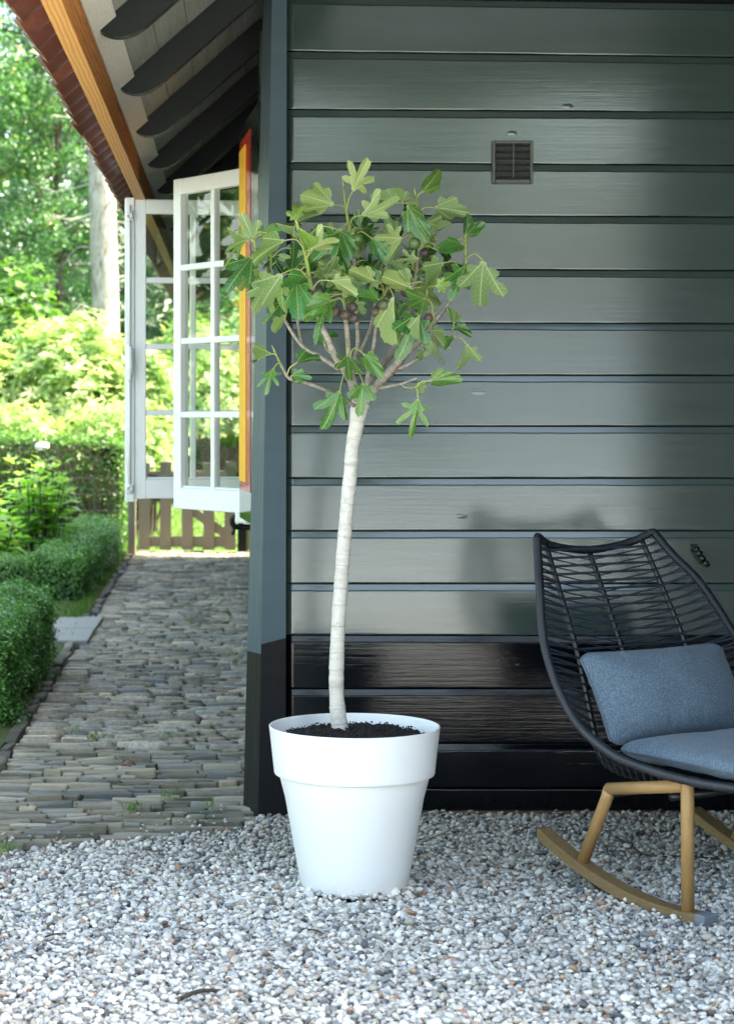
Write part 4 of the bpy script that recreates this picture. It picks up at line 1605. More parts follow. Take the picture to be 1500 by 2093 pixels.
# leaves: base x,y, tip x,y, depth of base, depth change to the tip, side seen (f top / u underside / e edge), kind, young, stalk start (x,y) or None
LV = [
    (705, 192, 765, 38, -.02, .02, 'u', 'a', .55, (680, 290)), (612, 262, 432, 200, -.04, -.04, 'u', 'c', .25, (665, 328)), (425, 342, 398, 222, -.13, .02, 'f', 'b', .85, (440, 400)),
    (435, 345, 530, 296, -.05, .05, 'u', 'd', .0, None), (415, 370, 352, 365, -.03, .05, 'u', 'd', 0, None), (750, 312, 920, 268, 0, -.05, 'u', 'b', .1, (700, 368)), (915, 252, 800, 214, .04, .03, 'u', 'd', .1, (1000, 290)),
    (950, 255, 912, 182, .03, .03, 'u', 'd', .2, None), (1042, 200, 1140, 88, .03, .0, 'f', 'd', .35, (1026, 238)), (975, 262, 1064, 432, -.02, -.04, 'f', 'd', .1, None),
    (1108, 275, 1262, 288, .05, .03, 'u', 'c', .15, None), (1062, 348, 1155, 322, .03, -.02, 'u', 'd', .1, None), (1088, 398, 1182, 352, .04, .03, 'u', 'd', .1, None),
    (1262, 412, 1278, 308, 0, -.01, 'f', 'd', .15, None), (1264, 412, 1352, 348, 0, -.02, 'f', 'd', .05, None), (1350, 540, 1318, 792, -.02, -.05, 'u', 'b', .1, (1268, 522)),
    (1262, 560, 1198, 728, -.02, -.03, 'f', 'c', 0, (1270, 530)), (1262, 560, 1148, 612, .0, .06, 'f', 'c', 0, None), (1155, 548, 1030, 672, -.04, -.04, 'u', 'c', .1, None), (1245, 456, 1150, 476, -.01, -.05, 'f', 'd', .1, None),
    (1125, 476, 1205, 535, .05, .04, 'f', 'd', 0, None), (1122, 440, 1055, 480, .08, .03, 'u', 'd', .1, (1075, 425)), (945, 430, 806, 412, -.03, -.03, 'u', 'a', .1, (1012, 400)), (945, 432, 865, 545, -.02, -.02, 'u', 'd', .1, None),
    (905, 415, 876, 330, .05, .03, 'u', 'c', .1, None), (795, 424, 875, 542, -.03, -.02, 'f', 'd', 0, None), (1032, 528, 905, 532, .0, .0, 'u', 'a', .15, None),
    (185, 432, 24, 482, -.06, -.06, 'u', 'a', .05, (218, 470)), (212, 440, 172, 326, .0, .03, 'u', 'b', .05, None), (240, 424, 292, 366, .02, .03, 'u', 'b', .05, None), (366, 438, 184, 528, -.14, -.05, 'u', 'd', .1, (442, 482)),
    (290, 402, 352, 380, -.10, -.01, 'f', 'd', 0, None), (205, 520, 92, 650, -.03, -.05, 'f', 'b', 0, None), (225, 552, 128, 688, .0, -.02, 'u', 'c', .05, (240, 520)), (352, 604, 222, 790, -.16, -.05, 'u', 'b', .05, (466, 628)),
    (275, 592, 182, 684, .02, 0, 'u', 'c', .05, None), (222, 640, 232, 762, -.05, -.02, 'f', 'd', 0, None), (285, 640, 200, 800, -.08, -.04, 'u', 'c', .05, None), (428, 640, 428, 822, -.15, -.04, 'f', 'c', 0, (470, 560)), (480, 622, 368, 640, -.14, -.05, 'f', 'd', 0, None),
    (598, 638, 742, 692, -.14, -.03, 'u', 'c', .15, (505, 672)), (602, 736, 486, 862, -.12, -.05, 'f', 'a', .15, (664, 762)), (610, 735, 462, 778, -.11, -.04, 'f', 'd', .15, None), (352, 742, 282, 836, -.02, -.03, 'f', 'c', 0, None), (372, 806, 304, 892, .0, -.02, 'u', 'd', .1, None),
    (490, 484, 440, 384, -.15, -.02, 'f', 'd', .75, (470, 520)), (490, 484, 640, 408, -.15, -.03, 'u', 'c', .5, None), (642, 402, 528, 516, -.08, -.04, 'f', 'b', 0, (690, 400)), (640, 388, 702, 508, -.09, -.03, 'f', 'd', .05, None), (632, 476, 706, 590, -.06, -.01, 'f', 'c', 0, None),
    (622, 500, 598, 612, .02, .0, 'u', 'b', 0, None), (572, 490, 508, 556, .05, .03, 'u', 'c', 0, None), (398, 600, 424, 466, .02, -.05, 'f', 'c', 0, None), (812, 640, 684, 566, -.12, -.03, 'u', 'd', .45, (858, 706)), (826, 636, 790, 560, -.12, 0, 'f', 'd', .1, None),
    (996, 676, 846, 606, -.12, -.02, 'u', 'd', .5, (1038, 702)), (985, 652, 900, 578, -.12, .02, 'f', 'd', .6, None), (832, 732, 738, 708, -.12, -.03, 'f', 'd', .1, None), (1060, 724, 946, 788, -.13, -.05, 'f', 'b', .2, (1052, 770)),
    (1112, 664, 1200, 648, -.12, -.02, 'f', 'b', .9, (1070, 720)), (906, 716, 905, 966, -.13, -.02, 'u', 'd', .45, None), (1024, 800, 962, 984, -.14, -.04, 'f', 'b', 0, (1052, 770)), (1036, 806, 1022, 934, -.16, -.02, 'u', 'd', .2, None),
    (1086, 880, 1170, 958, -.06, -.03, 'u', 'c', .1, None), (1092, 936, 1112, 1076, -.13, -.03, 'u', 'a', .2, (1064, 918)), (1056, 984, 1034, 1030, -.12, -.02, 'u', 'd', .1, None), (1196, 918, 1156, 972, -.06, -.02, 'f', 'd', 0, None),
    (1204, 872, 1286, 884, -.05, -.03, 'f', 'd', .1, None), (1202, 856, 1188, 764, -.05, .0, 'f', 'd', .5, None), (1206, 842, 1224, 790, -.05, 0, 'f', 'd', .6, None), (1266, 950, 1276, 1106, -.07, -.03, 'u', 'b', .15, (1196, 930)),
    (1086, 1134, 1222, 1108, -.13, -.04, 'f', 'd', .35, (1016, 1158)), (1030, 1140, 1054, 1204, -.10, -.02, 'u', 'c', .15, None), (1027, 1222, 1006, 1368, -.14, -.03, 'f', 'a', .2, (1012, 1166)), (676, 1006, 696, 1116, -.14, -.05, 'f', 'a', .2, (672, 960)),
    (758, 1000, 844, 1102, -.13, -.04, 'f', 'd', .2, None), (640, 1182, 596, 1346, -.14, -.03, 'f', 'b', .05, (686, 1104)), (756, 1146, 742, 1270, -.12, -.03, 'f', 'b', .15, (734, 1106)), (312, 1070, 262, 1168, -.19, -.04, 'f', 'a', .15, (352, 1062)),
    (304, 1000, 204, 1022, -.16, -.05, 'u', 'd', .15, (324, 1006)), (424, 1046, 550, 990, -.15, .03, 'f', 'd', 0, (390, 1096)), (402, 1106, 486, 1104, -.15, -.02, 'f', 'b', 0, None), (562, 946, 512, 902, .03, .0, 'f', 'b', .1, None), (574, 920, 632, 902, .04, .01, 'f', 'd', 0, None),
    (506, 596, 590, 572, .04, .03, 'u', 'b', .05, None), (600, 560, 520, 640, .06, .02, 'f', 'c', 0, None), (868, 566, 858, 644, .05, 0, 'u', 'c', .1, None), (702, 752, 782, 792, -.02, -.02, 'u', 'c', .1, None), (1108, 610, 1064, 548, .06, .03, 'f', 'c', 0, None),
    (760, 420, 700, 500, .10, .03, 'u', 'c', 0, None), (745, 560, 790, 640, .1, .02, 'u', 'c', 0, None), (770, 540, 700, 560, .08, .02, 'f', 'c', 0, None), (940, 560, 985, 640, .1, .02, 'u', 'c', .05, None), (1150, 600, 1105, 520, .08, .02, 'f', 'c', 0, None),
    (980, 320, 1000, 240, .08, .03, 'f', 'c', .05, None), (860, 480, 800, 420, .1, .04, 'u', 'b', 0, None), (930, 330, 860, 400, .10, .02, 'f', 'c', 0, None), (760, 680, 700, 740, .02, 0, 'f', 'c', 0, None), (590, 480, 650, 400, .08, .03, 'f', 'c', 0, None),
    (330, 540, 262, 500, .06, .02, 'f', 'b', 0, None), (250, 470, 220, 540, .04, .0, 'f', 'c', 0, None), (1210, 440, 1140, 500, .06, .02, 'f', 'c', 0, None), (880, 640, 800, 700, .06, .02, 'f', 'c', 0, None), (960, 750, 900, 820, .05, 0, 'f', 'c', 0, None),
]
lr = np.random.default_rng(21)
for _ in range(46):             # shaded leaves deeper in the crown
    a_, q_ = lr.uniform(0, 6.28), math.sqrt(lr.random())
    bx_, by_ = 720 + 440 * q_ * math.cos(a_), 545 + 215 * q_ * math.sin(a_)
    an = lr.uniform(.2, 2.9) if lr.random() < .6 else lr.uniform(-3.0, 0)
    L_ = lr.uniform(85, 150)
    LV.append((bx_, by_, bx_ + L_ * math.cos(an), by_ + L_ * math.sin(an), lr.uniform(.03, .20), lr.uniform(-.02, .06), 'f' if lr.random() < .65 else 'u', lr.choice(['a', 'b', 'c']), 0.0, None))
for (bx_, by_, tx_, ty_, d0, dd, side_, kind, young, st) in LV:
    B = T(bx_, by_, d0)
    E = T(tx_, ty_, d0 + dd * 1.3)
    yv = (E - B)
    L = yv.length * 1.02
    yv.normalize()
    if side_ == 'f':
        nz = Vector((lr.normal(0, .42), -1.0, 0.45 + lr.normal(0, .28)))
    else:
        nz = Vector((lr.normal(0, .45), 0.95, 0.40 + lr.normal(0, .28)))
    nz = (nz - yv * nz.dot(yv)).normalized()
    xv = yv.cross(nz)
    ms = LEAF[kind]
    me = ms[lr.integers(0, len(ms))]
    o = link('leaf', me, None, fig_tree)
    wsc = {'a': 1.0, 'b': .95, 'c': .85, 'd': .72}[kind] * lr.uniform(.9, 1.1)
    mt = Matrix((xv * L * wsc, yv * L, nz * L * lr.uniform(.7, 2.1))).transposed().to_4x4()
    mt.translation = B
    o.matrix_world = mt
    o.matrix_parent_inverse = Matrix.Identity(4)
    o.matrix_basis = Matrix.Translation(-fig_tree.location) @ mt
    o['young'] = float(young)
    if st is not None:
        S = T(st[0], st[1], d0)
        i = int(np.argmin(((SAMP - np.array(S)) ** 2 * np.array([1, .15, 1])).sum(1)))
        S = Vector(SAMP[i])
    else:
        w = ((SAMP - np.array(B + Vector((0, 0, -.01)))) ** 2 * np.array([1, .5, 1])).sum(1)
        S = Vector(SAMP[int(np.argmin(w))])
    mid = (S + B) / 2 + Vector((0, -0.004, 0.16 * (B - S).length)) - yv * 0.12 * (B - S).length
    mb = MB()
    mb.tube([S, mid, B, B + yv * L * 0.05], [.0022, .0018, .0016, .0009], 6, False, 5)
    link('leaf_stalk', mb.mesh('leaf_stalk'), M['stalk'], fig_tree)

FG = [(725, 430, 27, .0, -.05), (1010, 452, 30, .15, -.02), (1060, 500, 26, .9, .04), (488, 710, 30, .75, -.12), (537, 690, 27, .95, -.07), (310, 704, 23, .7, -.04), (617, 790, 29, .72, -.09), (667, 806, 25, .78, -.12),
      (703, 768, 26, .8, -.08), (710, 822, 25, .9, -.09), (858, 758, 28, .4, -.11), (822, 790, 29, .8, -.08), (902, 765, 26, .55, -.07), (870, 848, 27, .95, -.07), (966, 690, 28, .9, 0), (1078, 823, 24, .72, -.12),
      (1026, 772, 20, .5, -.09), (1274, 570, 18, .1, -.02), (742, 616, 26, .9, .04), (884, 686, 27, .45, .0), (476, 800, 13, .8, -.06), (1042, 862, 14, .3, -.09)]
fig_prof = [(0.0, -1.0), (0.12, -0.985), (.16, -1.0), (.35, -.94), (.68, -.74), (.92, -.40), (1.0, 0.0), (.93, .36), (.72, .68), (.46, .92), (.25, 1.12), (.14, 1.28), (0.10, 1.45), (0, 1.46)]
fv, ff = lathe(fig_prof, 22)
fme = mesh_np('fig', fv, ff)
fme.materials.append(M['fig'])
for (a, b, r, ripe, dy) in FG:
    o = link('fig', fme, None, fig_tree)
    c = T(a, b, dy)
    w = ((SAMP - np.array(c)) ** 2).sum(1)
    S = Vector(SAMP[int(np.argmin(w))])
    dv = (S - c)
    dv = (dv.normalized() + Vector((lr.normal(0, .3), lr.uniform(.1, .8), lr.normal(0, .3)))).normalized()
    mt = Matrix.Translation(c) @ dv.to_track_quat('Z', 'Y').to_matrix().to_4x4() @ Matrix.Scale(r * K, 4)
    o.matrix_parent_inverse = Matrix.Identity(4)
    o.matrix_basis = Matrix.Translation(-fig_tree.location) @ mt
    o['ripe'] = float(ripe)

# ================================================================== ROCKING CHAIR
def C(p, s, z):
    return Vector((1.167 - 0.515 * s + 0.857 * p, 5.33 + 0.857 * s + 0.515 * p, z))


DV, PV = Vector((0.515, -0.857, 0)), Vector((0.857, 0.515, 0))
PC = 0.29


def mat_wrap(name, col, pitch, rough=0.4, strength=0.6, dist=0.002):
    t = NT(name)
    u = t.n('ShaderNodeUVMap')
    s = t.n('ShaderNodeSeparateXYZ')
    t.t.links.new(u.outputs[0], s.inputs[0])
    x = t.math('ADD', s.outputs[0], t.math('MULTIPLY', s.outputs[1], pitch))
    w = t.math('ABSOLUTE', t.math('SINE', t.math('MULTIPLY', x, math.pi / pitch)))
    n = t.noise(t.coord('Object'), 40, 3)
    k = t.mix(t.ramp(w, [(0.0, 1.0), (0.25, 0.0)]), col, tuple(c * 0.35 for c in col))
    k = t.mix(1.0, k, t.ramp(n, [(.3, .75), (.7, 1.2)]), 'MULTIPLY')
    return t.done(t.bsdf(k, rough, t.bump(w, strength, dist)))


M['rim_wrap'] = mat_wrap('rim_wrap', (0.017, 0.021, 0.028), 0.0052, 0.36)
M['rope'] = mat_wrap('rope', (0.030, 0.042, 0.064), 0.003, 0.40, 0.3, 0.0006)
M['chair_metal'] = plain('chair_metal', (0.008, 0.009, 0.011), 0.35, 0.1)


def mat_fabric(name, c1, c2, c3):
    t = NT(name)
    o = t.coord('Object')
    a = t.noise(o, 520, 2, 0.6)
    b = t.noise(o, 240, 3, 0.7)
    f = t.math('ADD', t.math('MULTIPLY', a, .6), t.math('MULTIPLY', b, .4))
    k = t.ramp(f, [(.36, c1), (.5, c2), (.64, c3)])
    sh = t.noise(o, 9, 3)
    k = t.mix(1.0, k, t.ramp(sh, [(.3, .92), (.7, 1.06)]), 'MULTIPLY')
    return t.done(t.bsdf(k, 0.92, t.bump(f, 0.6, 0.0012), **{'Sheen Weight': 0.15}))


M['fabric'] = mat_fabric('fabric', (0.032, 0.058, 0.085), (0.095, 0.15, 0.20), (0.235, 0.31, 0.375))
M['piping'] = mat_fabric('piping', (0.04, 0.06, 0.085), (0.10, 0.135, 0.175), (0.19, 0.235, 0.28))

chair = empty('rocking_chair', C(PC, 0.2, -0.02), 'black rope woven rocking armchair on oak legs and rockers in front of wall', 'rocking chair')
rimL = [(.064, .686, .946), (.030, .640, .880), (-.010, .585, .8145), (-.045, .535, .730), (-.070, .486, .647), (-.088, .412, .551), (-.095, .322, .4665), (-.090, .209, .409), (-.075, .112, .383),
        (-.045, -.04, .3647), (.010, -.158, .357), (.10, -.235, .352), (.20, -.262, .351)]
full = rimL + [(.29, -.268, .351)] + [(2 * PC - p, s, z) for p, s, z in rimL[::-1]]
top_pts = [(.064, .686, .946), (.075, .692, .948), (.14, .712, .921), (.29, .724, .902), (.44, .712, .921), (.505, .692, .948), (.516, .686, .946)]
rp, _ = catmull([C(*q) for q in full], 12)
V, F, U = tube_vf(rp, 0.0125, 14, True, 0, 0, (0.05, 0.0052))
mb = MB()
mb.add(V, F, U)
link('rim', mb.mesh('rim'), M['rim_wrap'], chair)
tp, _ = catmull([C(*q) for q in top_pts], 10)
V, F, U = tube_vf(tp, 0.0115, 14, True, 0, 0, (0.05, 0.0052))
mb = MB()
mb.add(V, F, U)
link('top_rail', mb.mesh('top_rail'), M['rim_wrap'], chair)

railL = [(.105, .700, .930), (.092, .60, .755), (.083, .520, .60), (.080, .465, .44), (.082, .425, .340), (.088, .335, .312), (.095, .20, .312), (.095, .05, .325), (.10, -.235, .346)]
railM = [(.29, .722, .898), (.29, .645, .755), (.29, .565, .60), (.29, .495, .44), (.29, .445, .345), (.29, .34, .312), (.29, .20, .308), (.29, .05, .320), (.29, -.262, .346)]
railR = [(2 * PC - p, s, z) for p, s, z in railL]
RL, RM, RR = [catmull([C(*q) for q in r], 10)[0] for r in (railL, railM, railR)]
for q in (RL, RM, RR):
    mb = MB()
    mb.tube(q, 0.0078, 10)
    link('back_rail', mb.mesh('back_rail'), M['chair_metal'], chair)


def along(q, f):
    L = np.concatenate(([0], np.cumsum(np.linalg.norm(np.diff(q, axis=0), axis=1))))
    x = f * L[-1]
    return Vector([np.interp(x, L, q[:, k]) for k in range(3)])


LR = catmull([C(*q) for q in rimL], 12)[0]
RRm = catmull([C(2 * PC - p, s, z) for p, s, z in rimL], 12)[0]
NR = 50


def rope(pts, r=0.0031):
    mb = MB()
    mb.tube(pts, r, 6, False)
    link('rope', mb.mesh('rope'), M['rope'], chair)


back_off = DV * 0.0085
for i in range(NR):
    f = 0.018 + 0.965 * i / (NR - 1)
    g = min(0.995, f + 0.5 * 0.965 / (NR - 1))
    # share of the rail that belongs to this share of the rim
    a, b = along(RL, f), along(RR, f)
    nrm = (back_off if f < 0.46 else Vector((0, 0, 0.0085)) + DV * .003)
    rope([a + nrm, (a + b) / 2 + nrm * .6, b + nrm], .0041)
    if f < 0.5:
        a2, b2 = along(RL, g), along(RR, min(.995, f + .010))
        rope([a - nrm * .9, along(RM, f * .6 + g * .4) - nrm * 1.0, along(RR, f * .45 + g * .55) - nrm * .9], .0021)
    for (rim, rail) in ((LR, RL), (RRm, RR)):
        rope([along(rim, f), along(rail, f) + nrm])
        rope([along(rim, g), along(rail, f) - nrm])


def leg(pts, r):
    mb = MB()
    mb.tube(pts, r, 18, True)
    link('leg', mb.mesh('leg'), M['oak'], chair)


def zrock(s):
    return 0.013 + (s - 0.05) ** 2 / 2.4


for p in (0.0, 0.58):
    leg([C(p, -.002, zrock(-.002) - 0.004), C(p, 0.0, .345), C(p, 0.0, .352)], [.0172, .0172, .0150])
    leg([C(p, .413, zrock(.413) - 0.006), C(p, .310, .262), C(p, .302, .285)], [.0175, .0170, .0165])
    mb = MB()
    mb.tube([C(p, .305, .284), C(p, .012, .337)], .0170, 18)
    link('side_rail', mb.mesh('side_rail'), M['oak'], chair)
    # rocker: a bent board
    ss = np.linspace(-.058, .580, 40)
    V, F = [], []
    W, Tk = 0.050, 0.026
    for s in ss:
        for dp, dz in ((-W / 2, 0), (-W / 2 + .003, .002), (W / 2 - .003, .002), (W / 2, 0), (W / 2, -Tk), (-W / 2, -Tk)):
            V.append(C(p + dp, s, zrock(s) + dz))
    for i in range(len(ss) - 1):
        for k in range(6):
            a_ = i * 6 + k
            F.append((a_, a_ + 6, i * 6 + 6 + (k + 1) % 6, i * 6 + (k + 1) % 6))
    F += [list(range(6)), [(len(ss) - 1) * 6 + k for k in range(6)][::-1]]
    me = mesh_np('rocker', V, F, smooth=False)
    rk = link('rocker', me, M['oak_rocker'], chair)
    mb = MB()
    rot = Matrix((PV, DV, Vector((0, 0, 1)))).transposed().to_4x4()
    mb.box(C(p, -.070, zrock(-.06) - Tk / 2 + .001), (W + .003, .036, Tk + .005), .003, rot)
    link('end_cap', mb.mesh('end_cap', False), M['grey_pad'], rk)
    mb = MB()
    mb.box(C(p, .583, zrock(.583) - Tk / 2), (W + .001, .006, Tk + .002), .002, rot)
    link('end_cap', mb.mesh('end_cap', False), M['chair_metal'], rk)
    V, F = [], []
    ss = np.linspace(-.045, .40, 24)
    for s in ss:
        for dp, dz in ((-.018, -Tk + .001), (.018, -Tk + .001), (.018, -Tk - .008), (-.018, -Tk - .008)):
            V.append(C(p + dp, s, zrock(s) + dz))
    for i in range(len(ss) - 1):
        for k in range(4):
            F.append((i * 4 + k, i * 4 + (k + 1) % 4, i * 4 + 4 + (k + 1) % 4, i * 4 + 4 + k))
    link('rubber_strip', mesh_np('rubber_strip', V, F, smooth=False), M['chair_metal'], rk)
for s, z in ((.06, .300), (.28, .276)):
    mb = MB()
    mb.tube([C(0.0, s, z), C(.58, s, z)], .011, 12)
    link('cross_bar', mb.mesh('cross_bar'), M['chair_metal'], chair)


def cushion(name, c, ax, ay, az, hx, hy, hz, seed, label, pinch=0.04, wr=0.004, edge=5.0):
    nu, nv = 64, 44
    us, vs = np.linspace(-1, 1, nu), np.linspace(-1, 1, nv)
    c = np.array(c)
    A, B, N = np.array(ax), np.array(ay), np.array(az)

    def outline(u, v):
        # rounded rectangle with slightly drawn-in sides
        k = 0.11
        uu = u * (1 - pinch * (1 - v * v)) * (1 - k * (abs(v) ** 14) * 0.45 * abs(u) ** 6)
        vv = v * (1 - pinch * (1 - u * u)) * (1 - k * (abs(u) ** 14) * 0.9 * abs(v) ** 6)
        return uu, vv
    V = []
    for sgn in (1, -1):
        for v in vs:
            for u in us:
                uu, vv = outline(u, v)
                t = max(0, 1 - abs(u) ** edge) ** .55 * max(0, 1 - abs(v) ** edge) ** .55
                # soft creases running in from the seams
                w = wr * mnoise.noise(Vector((u * 2.2, v * 2.2, seed))) + wr * .9 * mnoise.noise(Vector((u * 9, v * 2.5, seed + 5))) * abs(v) ** 2 + wr * .9 * mnoise.noise(Vector((u * 2.5, v * 8, seed + 8))) * abs(u) ** 2
                V.append(c + A * hx * uu + B * hy * vv + N * sgn * (hz * t + w * min(1, t * 2)))
    F = []
    m = nu * nv
    for s in (0, 1):
        for j in range(nv - 1):
            for i in range(nu - 1):
                a = s * m + j * nu + i
                q = (a, a + 1, a + nu + 1, a + nu)
                F.append(q if s == 0 else q[::-1])
    root = link(name, mesh_np(name, V, F), M['fabric'])
    per = [(u, -1) for u in us] + [(1, v) for v in vs[1:]] + [(u, 1) for u in us[::-1][1:]] + [(-1, v) for v in vs[::-1][1:-1]]
    pts = [c + A * hx * outline(u, v)[0] + B * hy * outline(u, v)[1] for u, v in per]
    pts.append(pts[0])
    mb = MB()
    mb.tube(pts, .0036, 8, False)
    link('piping', mb.mesh('piping'), M['piping'], root)
    return tag(root, label, 'cushion')


upv = (C(.3, .47, .632) - C(.3, .335, .398))
hy = upv.length / 2
upv.normalize()
nv_ = PV.cross(upv).normalized()
if nv_.dot(DV) < 0:
    nv_ = -nv_
cushion('pillow', C(.302, .400, .514), PV, upv, nv_, .272, hy + .004, .074, 3, 'blue grey oblong pillow leaning on the woven chair back', 0.05, .007, 2.5)
cushion('seat_cushion', C(.29, .085, .389), PV, -DV, Vector((0, 0, 1)), .258, .238, .036, 11, 'flat blue grey seat cushion lying in the rocking chair', 0.03, .003, 7.0)

# ================================================================== THE GARDEN
def leaf_cloud(name, Pt, N, L, mat, parent=None, wr=0.5, fold=0.22, spread=0.6, droop=0.1, tint=None, axis=None, r=None):
    """one folded, pointed leaf (4 triangles) at each point; N the way it faces, L its length"""
    r = r or rng
    n = len(Pt)
    Pt, N = np.asarray(Pt, float), np.asarray(N, float)
    L = np.broadcast_to(np.asarray(L, float), (n,))
    N = N + r.normal(0, spread, (n, 3))
    N /= np.linalg.norm(N, axis=1)[:, None] + 1e-9
    A = r.normal(0, 1, (n, 3)) if axis is None else np.asarray(axis, float) + r.normal(0, .25, (n, 3))
    A -= N * (A * N).sum(1)[:, None]
    A /= np.linalg.norm(A, axis=1)[:, None] + 1e-9
    B = np.cross(N, A)
    w = (L * wr / 2)[:, None]
    l = L[:, None]
    base = Pt
    mid = Pt + A * l * .5 - N * l * fold * wr * .5
    lf = Pt + A * l * .42 - B * w
    rt = Pt + A * l * .42 + B * w
    tip = Pt + A * l - N * l * droop
    V = np.stack([base, mid, lf, rt, tip], 1).reshape(-1, 3)
    i = (np.arange(n) * 5)[:, None]
    F = np.concatenate([i + np.array([[0, 1, 2]]), i + np.array([[2, 1, 4]]), i + np.array([[0, 3, 1]]), i + np.array([[3, 4, 1]])], 0)
    t = r.random(n) if tint is None else tint
    return link(name, mesh_np(name, V, F, None, False, {'tint': np.repeat(t, 5)}), mat, parent)


def noise_arr(Pt, s, seed=0.0):
    return np.array([mnoise.noise(Vector((a * s, b * s, c * s + seed))) for a, b, c in Pt])


def hedge(name, label, x0, x1, y0, y1, h, n, L, mat, seed, z0=-0.03, bulge=0.05, lean=None, wr=.62, group=None, clean=0.5):
    r = np.random.default_rng(seed)
    root = empty(name, ((x0 + x1) / 2, (y0 + y1) / 2, z0), label, 'hedge', group)
    lx, ly = x1 - x0, y1 - y0
    area = np.array([lx * ly, ly * h, ly * h, lx * h, lx * h])
    ch = r.choice(5, n, p=area / area.sum())
    a, b = r.random(n), r.random(n)
    Pt, N = np.zeros((n, 3)), np.zeros((n, 3))
    top, rt, lf, nr_, fr = [ch == k for k in range(5)]
    Pt[top] = np.stack([x0 + a * lx, y0 + b * ly, np.full(n, h)], 1)[top]
    N[top] = (0, 0, 1)
    Pt[rt] = np.stack([np.full(n, x1), y0 + a * ly, b ** .8 * h], 1)[rt]
    N[rt] = (1, 0, .3)
    Pt[lf] = np.stack([np.full(n, x0), y0 + a * ly, b ** .8 * h], 1)[lf]
    N[lf] = (-1, 0, .3)
    Pt[nr_] = np.stack([x0 + a * lx, np.full(n, y0), b ** .8 * h], 1)[nr_]
    N[nr_] = (0, -1, .3)
    Pt[fr] = np.stack([x0 + a * lx, np.full(n, y1), b ** .8 * h], 1)[fr]
    N[fr] = (0, 1, .3)
    d = bulge * noise_arr(Pt, 2.6, seed) + bulge * .7 * noise_arr(Pt, 8.0, seed + 3)
    # rounded shoulders
    zz = Pt[:, 2] / h
    ex = np.maximum(np.abs((Pt[:, 0] - (x0 + x1) / 2) / (lx / 2)), 0)
    Pt[:, 2] -= np.where(top, 0.10 * h * ex ** 4, 0)
    sh = np.maximum(0, zz - .75) / .25
    Pt -= N * (np.where(top, 0, 0.18 * min(lx, h) * sh ** 2 * .5))[:, None]
    Pt += N * d[:, None] + r.normal(0, L * .8, (n, 3)) - N * (np.abs(r.normal(0, L * 1.3, n)))[:, None]
    Pt[:, 2] += z0
    t = np.clip(.5 + .35 * noise_arr(Pt, 3.5, seed + 9) + r.normal(0, .22, n) + .18 * (zz - .5), 0, 1)
    leaf_cloud('foliage', Pt, N + np.array([0, 0, .35]), L * r.uniform(.7, 1.25, n), mat, root, wr, .3, clean, .15, t, None, r)
    # twiggy inside
    core = MB()
    cx, cy, cz = 10, max(6, int(ly * 8)), 6
    v, f = [], []
    for (face) in range(5):
        pass
    vb, fb = box_vf((max(.05, lx - .10), max(.05, ly - .10), h - .07), .03)
    core.add(vb + np.array([(x0 + x1) / 2, (y0 + y1) / 2, z0 + (h - .07) / 2]), fb)
    for _ in range(int(60 * (lx + ly))):
        x, y = r.uniform(x0 + .03, x1 - .03), r.uniform(y0 + .03, y1 - .03)
        if r.random() < .6:
            if lx < ly:
                x = (x1 - .035 - abs(r.normal(0, .03))) if r.random() < .8 else x0 + .035
            else:
                y = y0 + .035 + abs(r.normal(0, .03))
        hh = h * r.uniform(.55, .97)
        q = Vector((x, y, z0))
        core.tube([q, q + Vector((r.normal(0, .015), r.normal(0, .015), hh * .5)), q + Vector((r.normal(0, .03), r.normal(0, .03), hh))], [.005, .0035, .0015], 4, False)
    link('twigs', core.mesh('twigs'), M['hedge_core'], root)
    return root


hedge('box_hedge', 'low dark green box hedge nearest the gravel, beside the path', -1.62, -0.975, 8.55, 10.75, .435, 60000, .0205, M['box_leaf'], 31, bulge=.075)
hedge('box_hedge', 'low box hedge running along the path up to the gate post', -1.44, -1.075, 14.15, 18.9, .375, 70000, .0225, M['box_leaf'], 32, bulge=.075)
hedge('box_hedge', 'short low box hedge turning away from the path at the flower bed', -3.4, -1.445, 14.10, 14.5, .36, 24000, .0215, M['box_leaf'], 33, bulge=.05)
hedge('clipped_hedge', 'tall clipped hedge standing behind the white hydrangea', -5.2, -1.10, 20.0, 20.55, 1.13, 46000, .042, M['hedge_leaf'], 34, bulge=.06, clean=.7)
hedge('clipped_hedge', 'dark clipped hedge beyond the lawn behind the picket gate', -1.6, 4.2, 32.3, 33.0, 1.35, 14000, .055, M['hedge_leaf'], 35, bulge=.08, clean=.7)


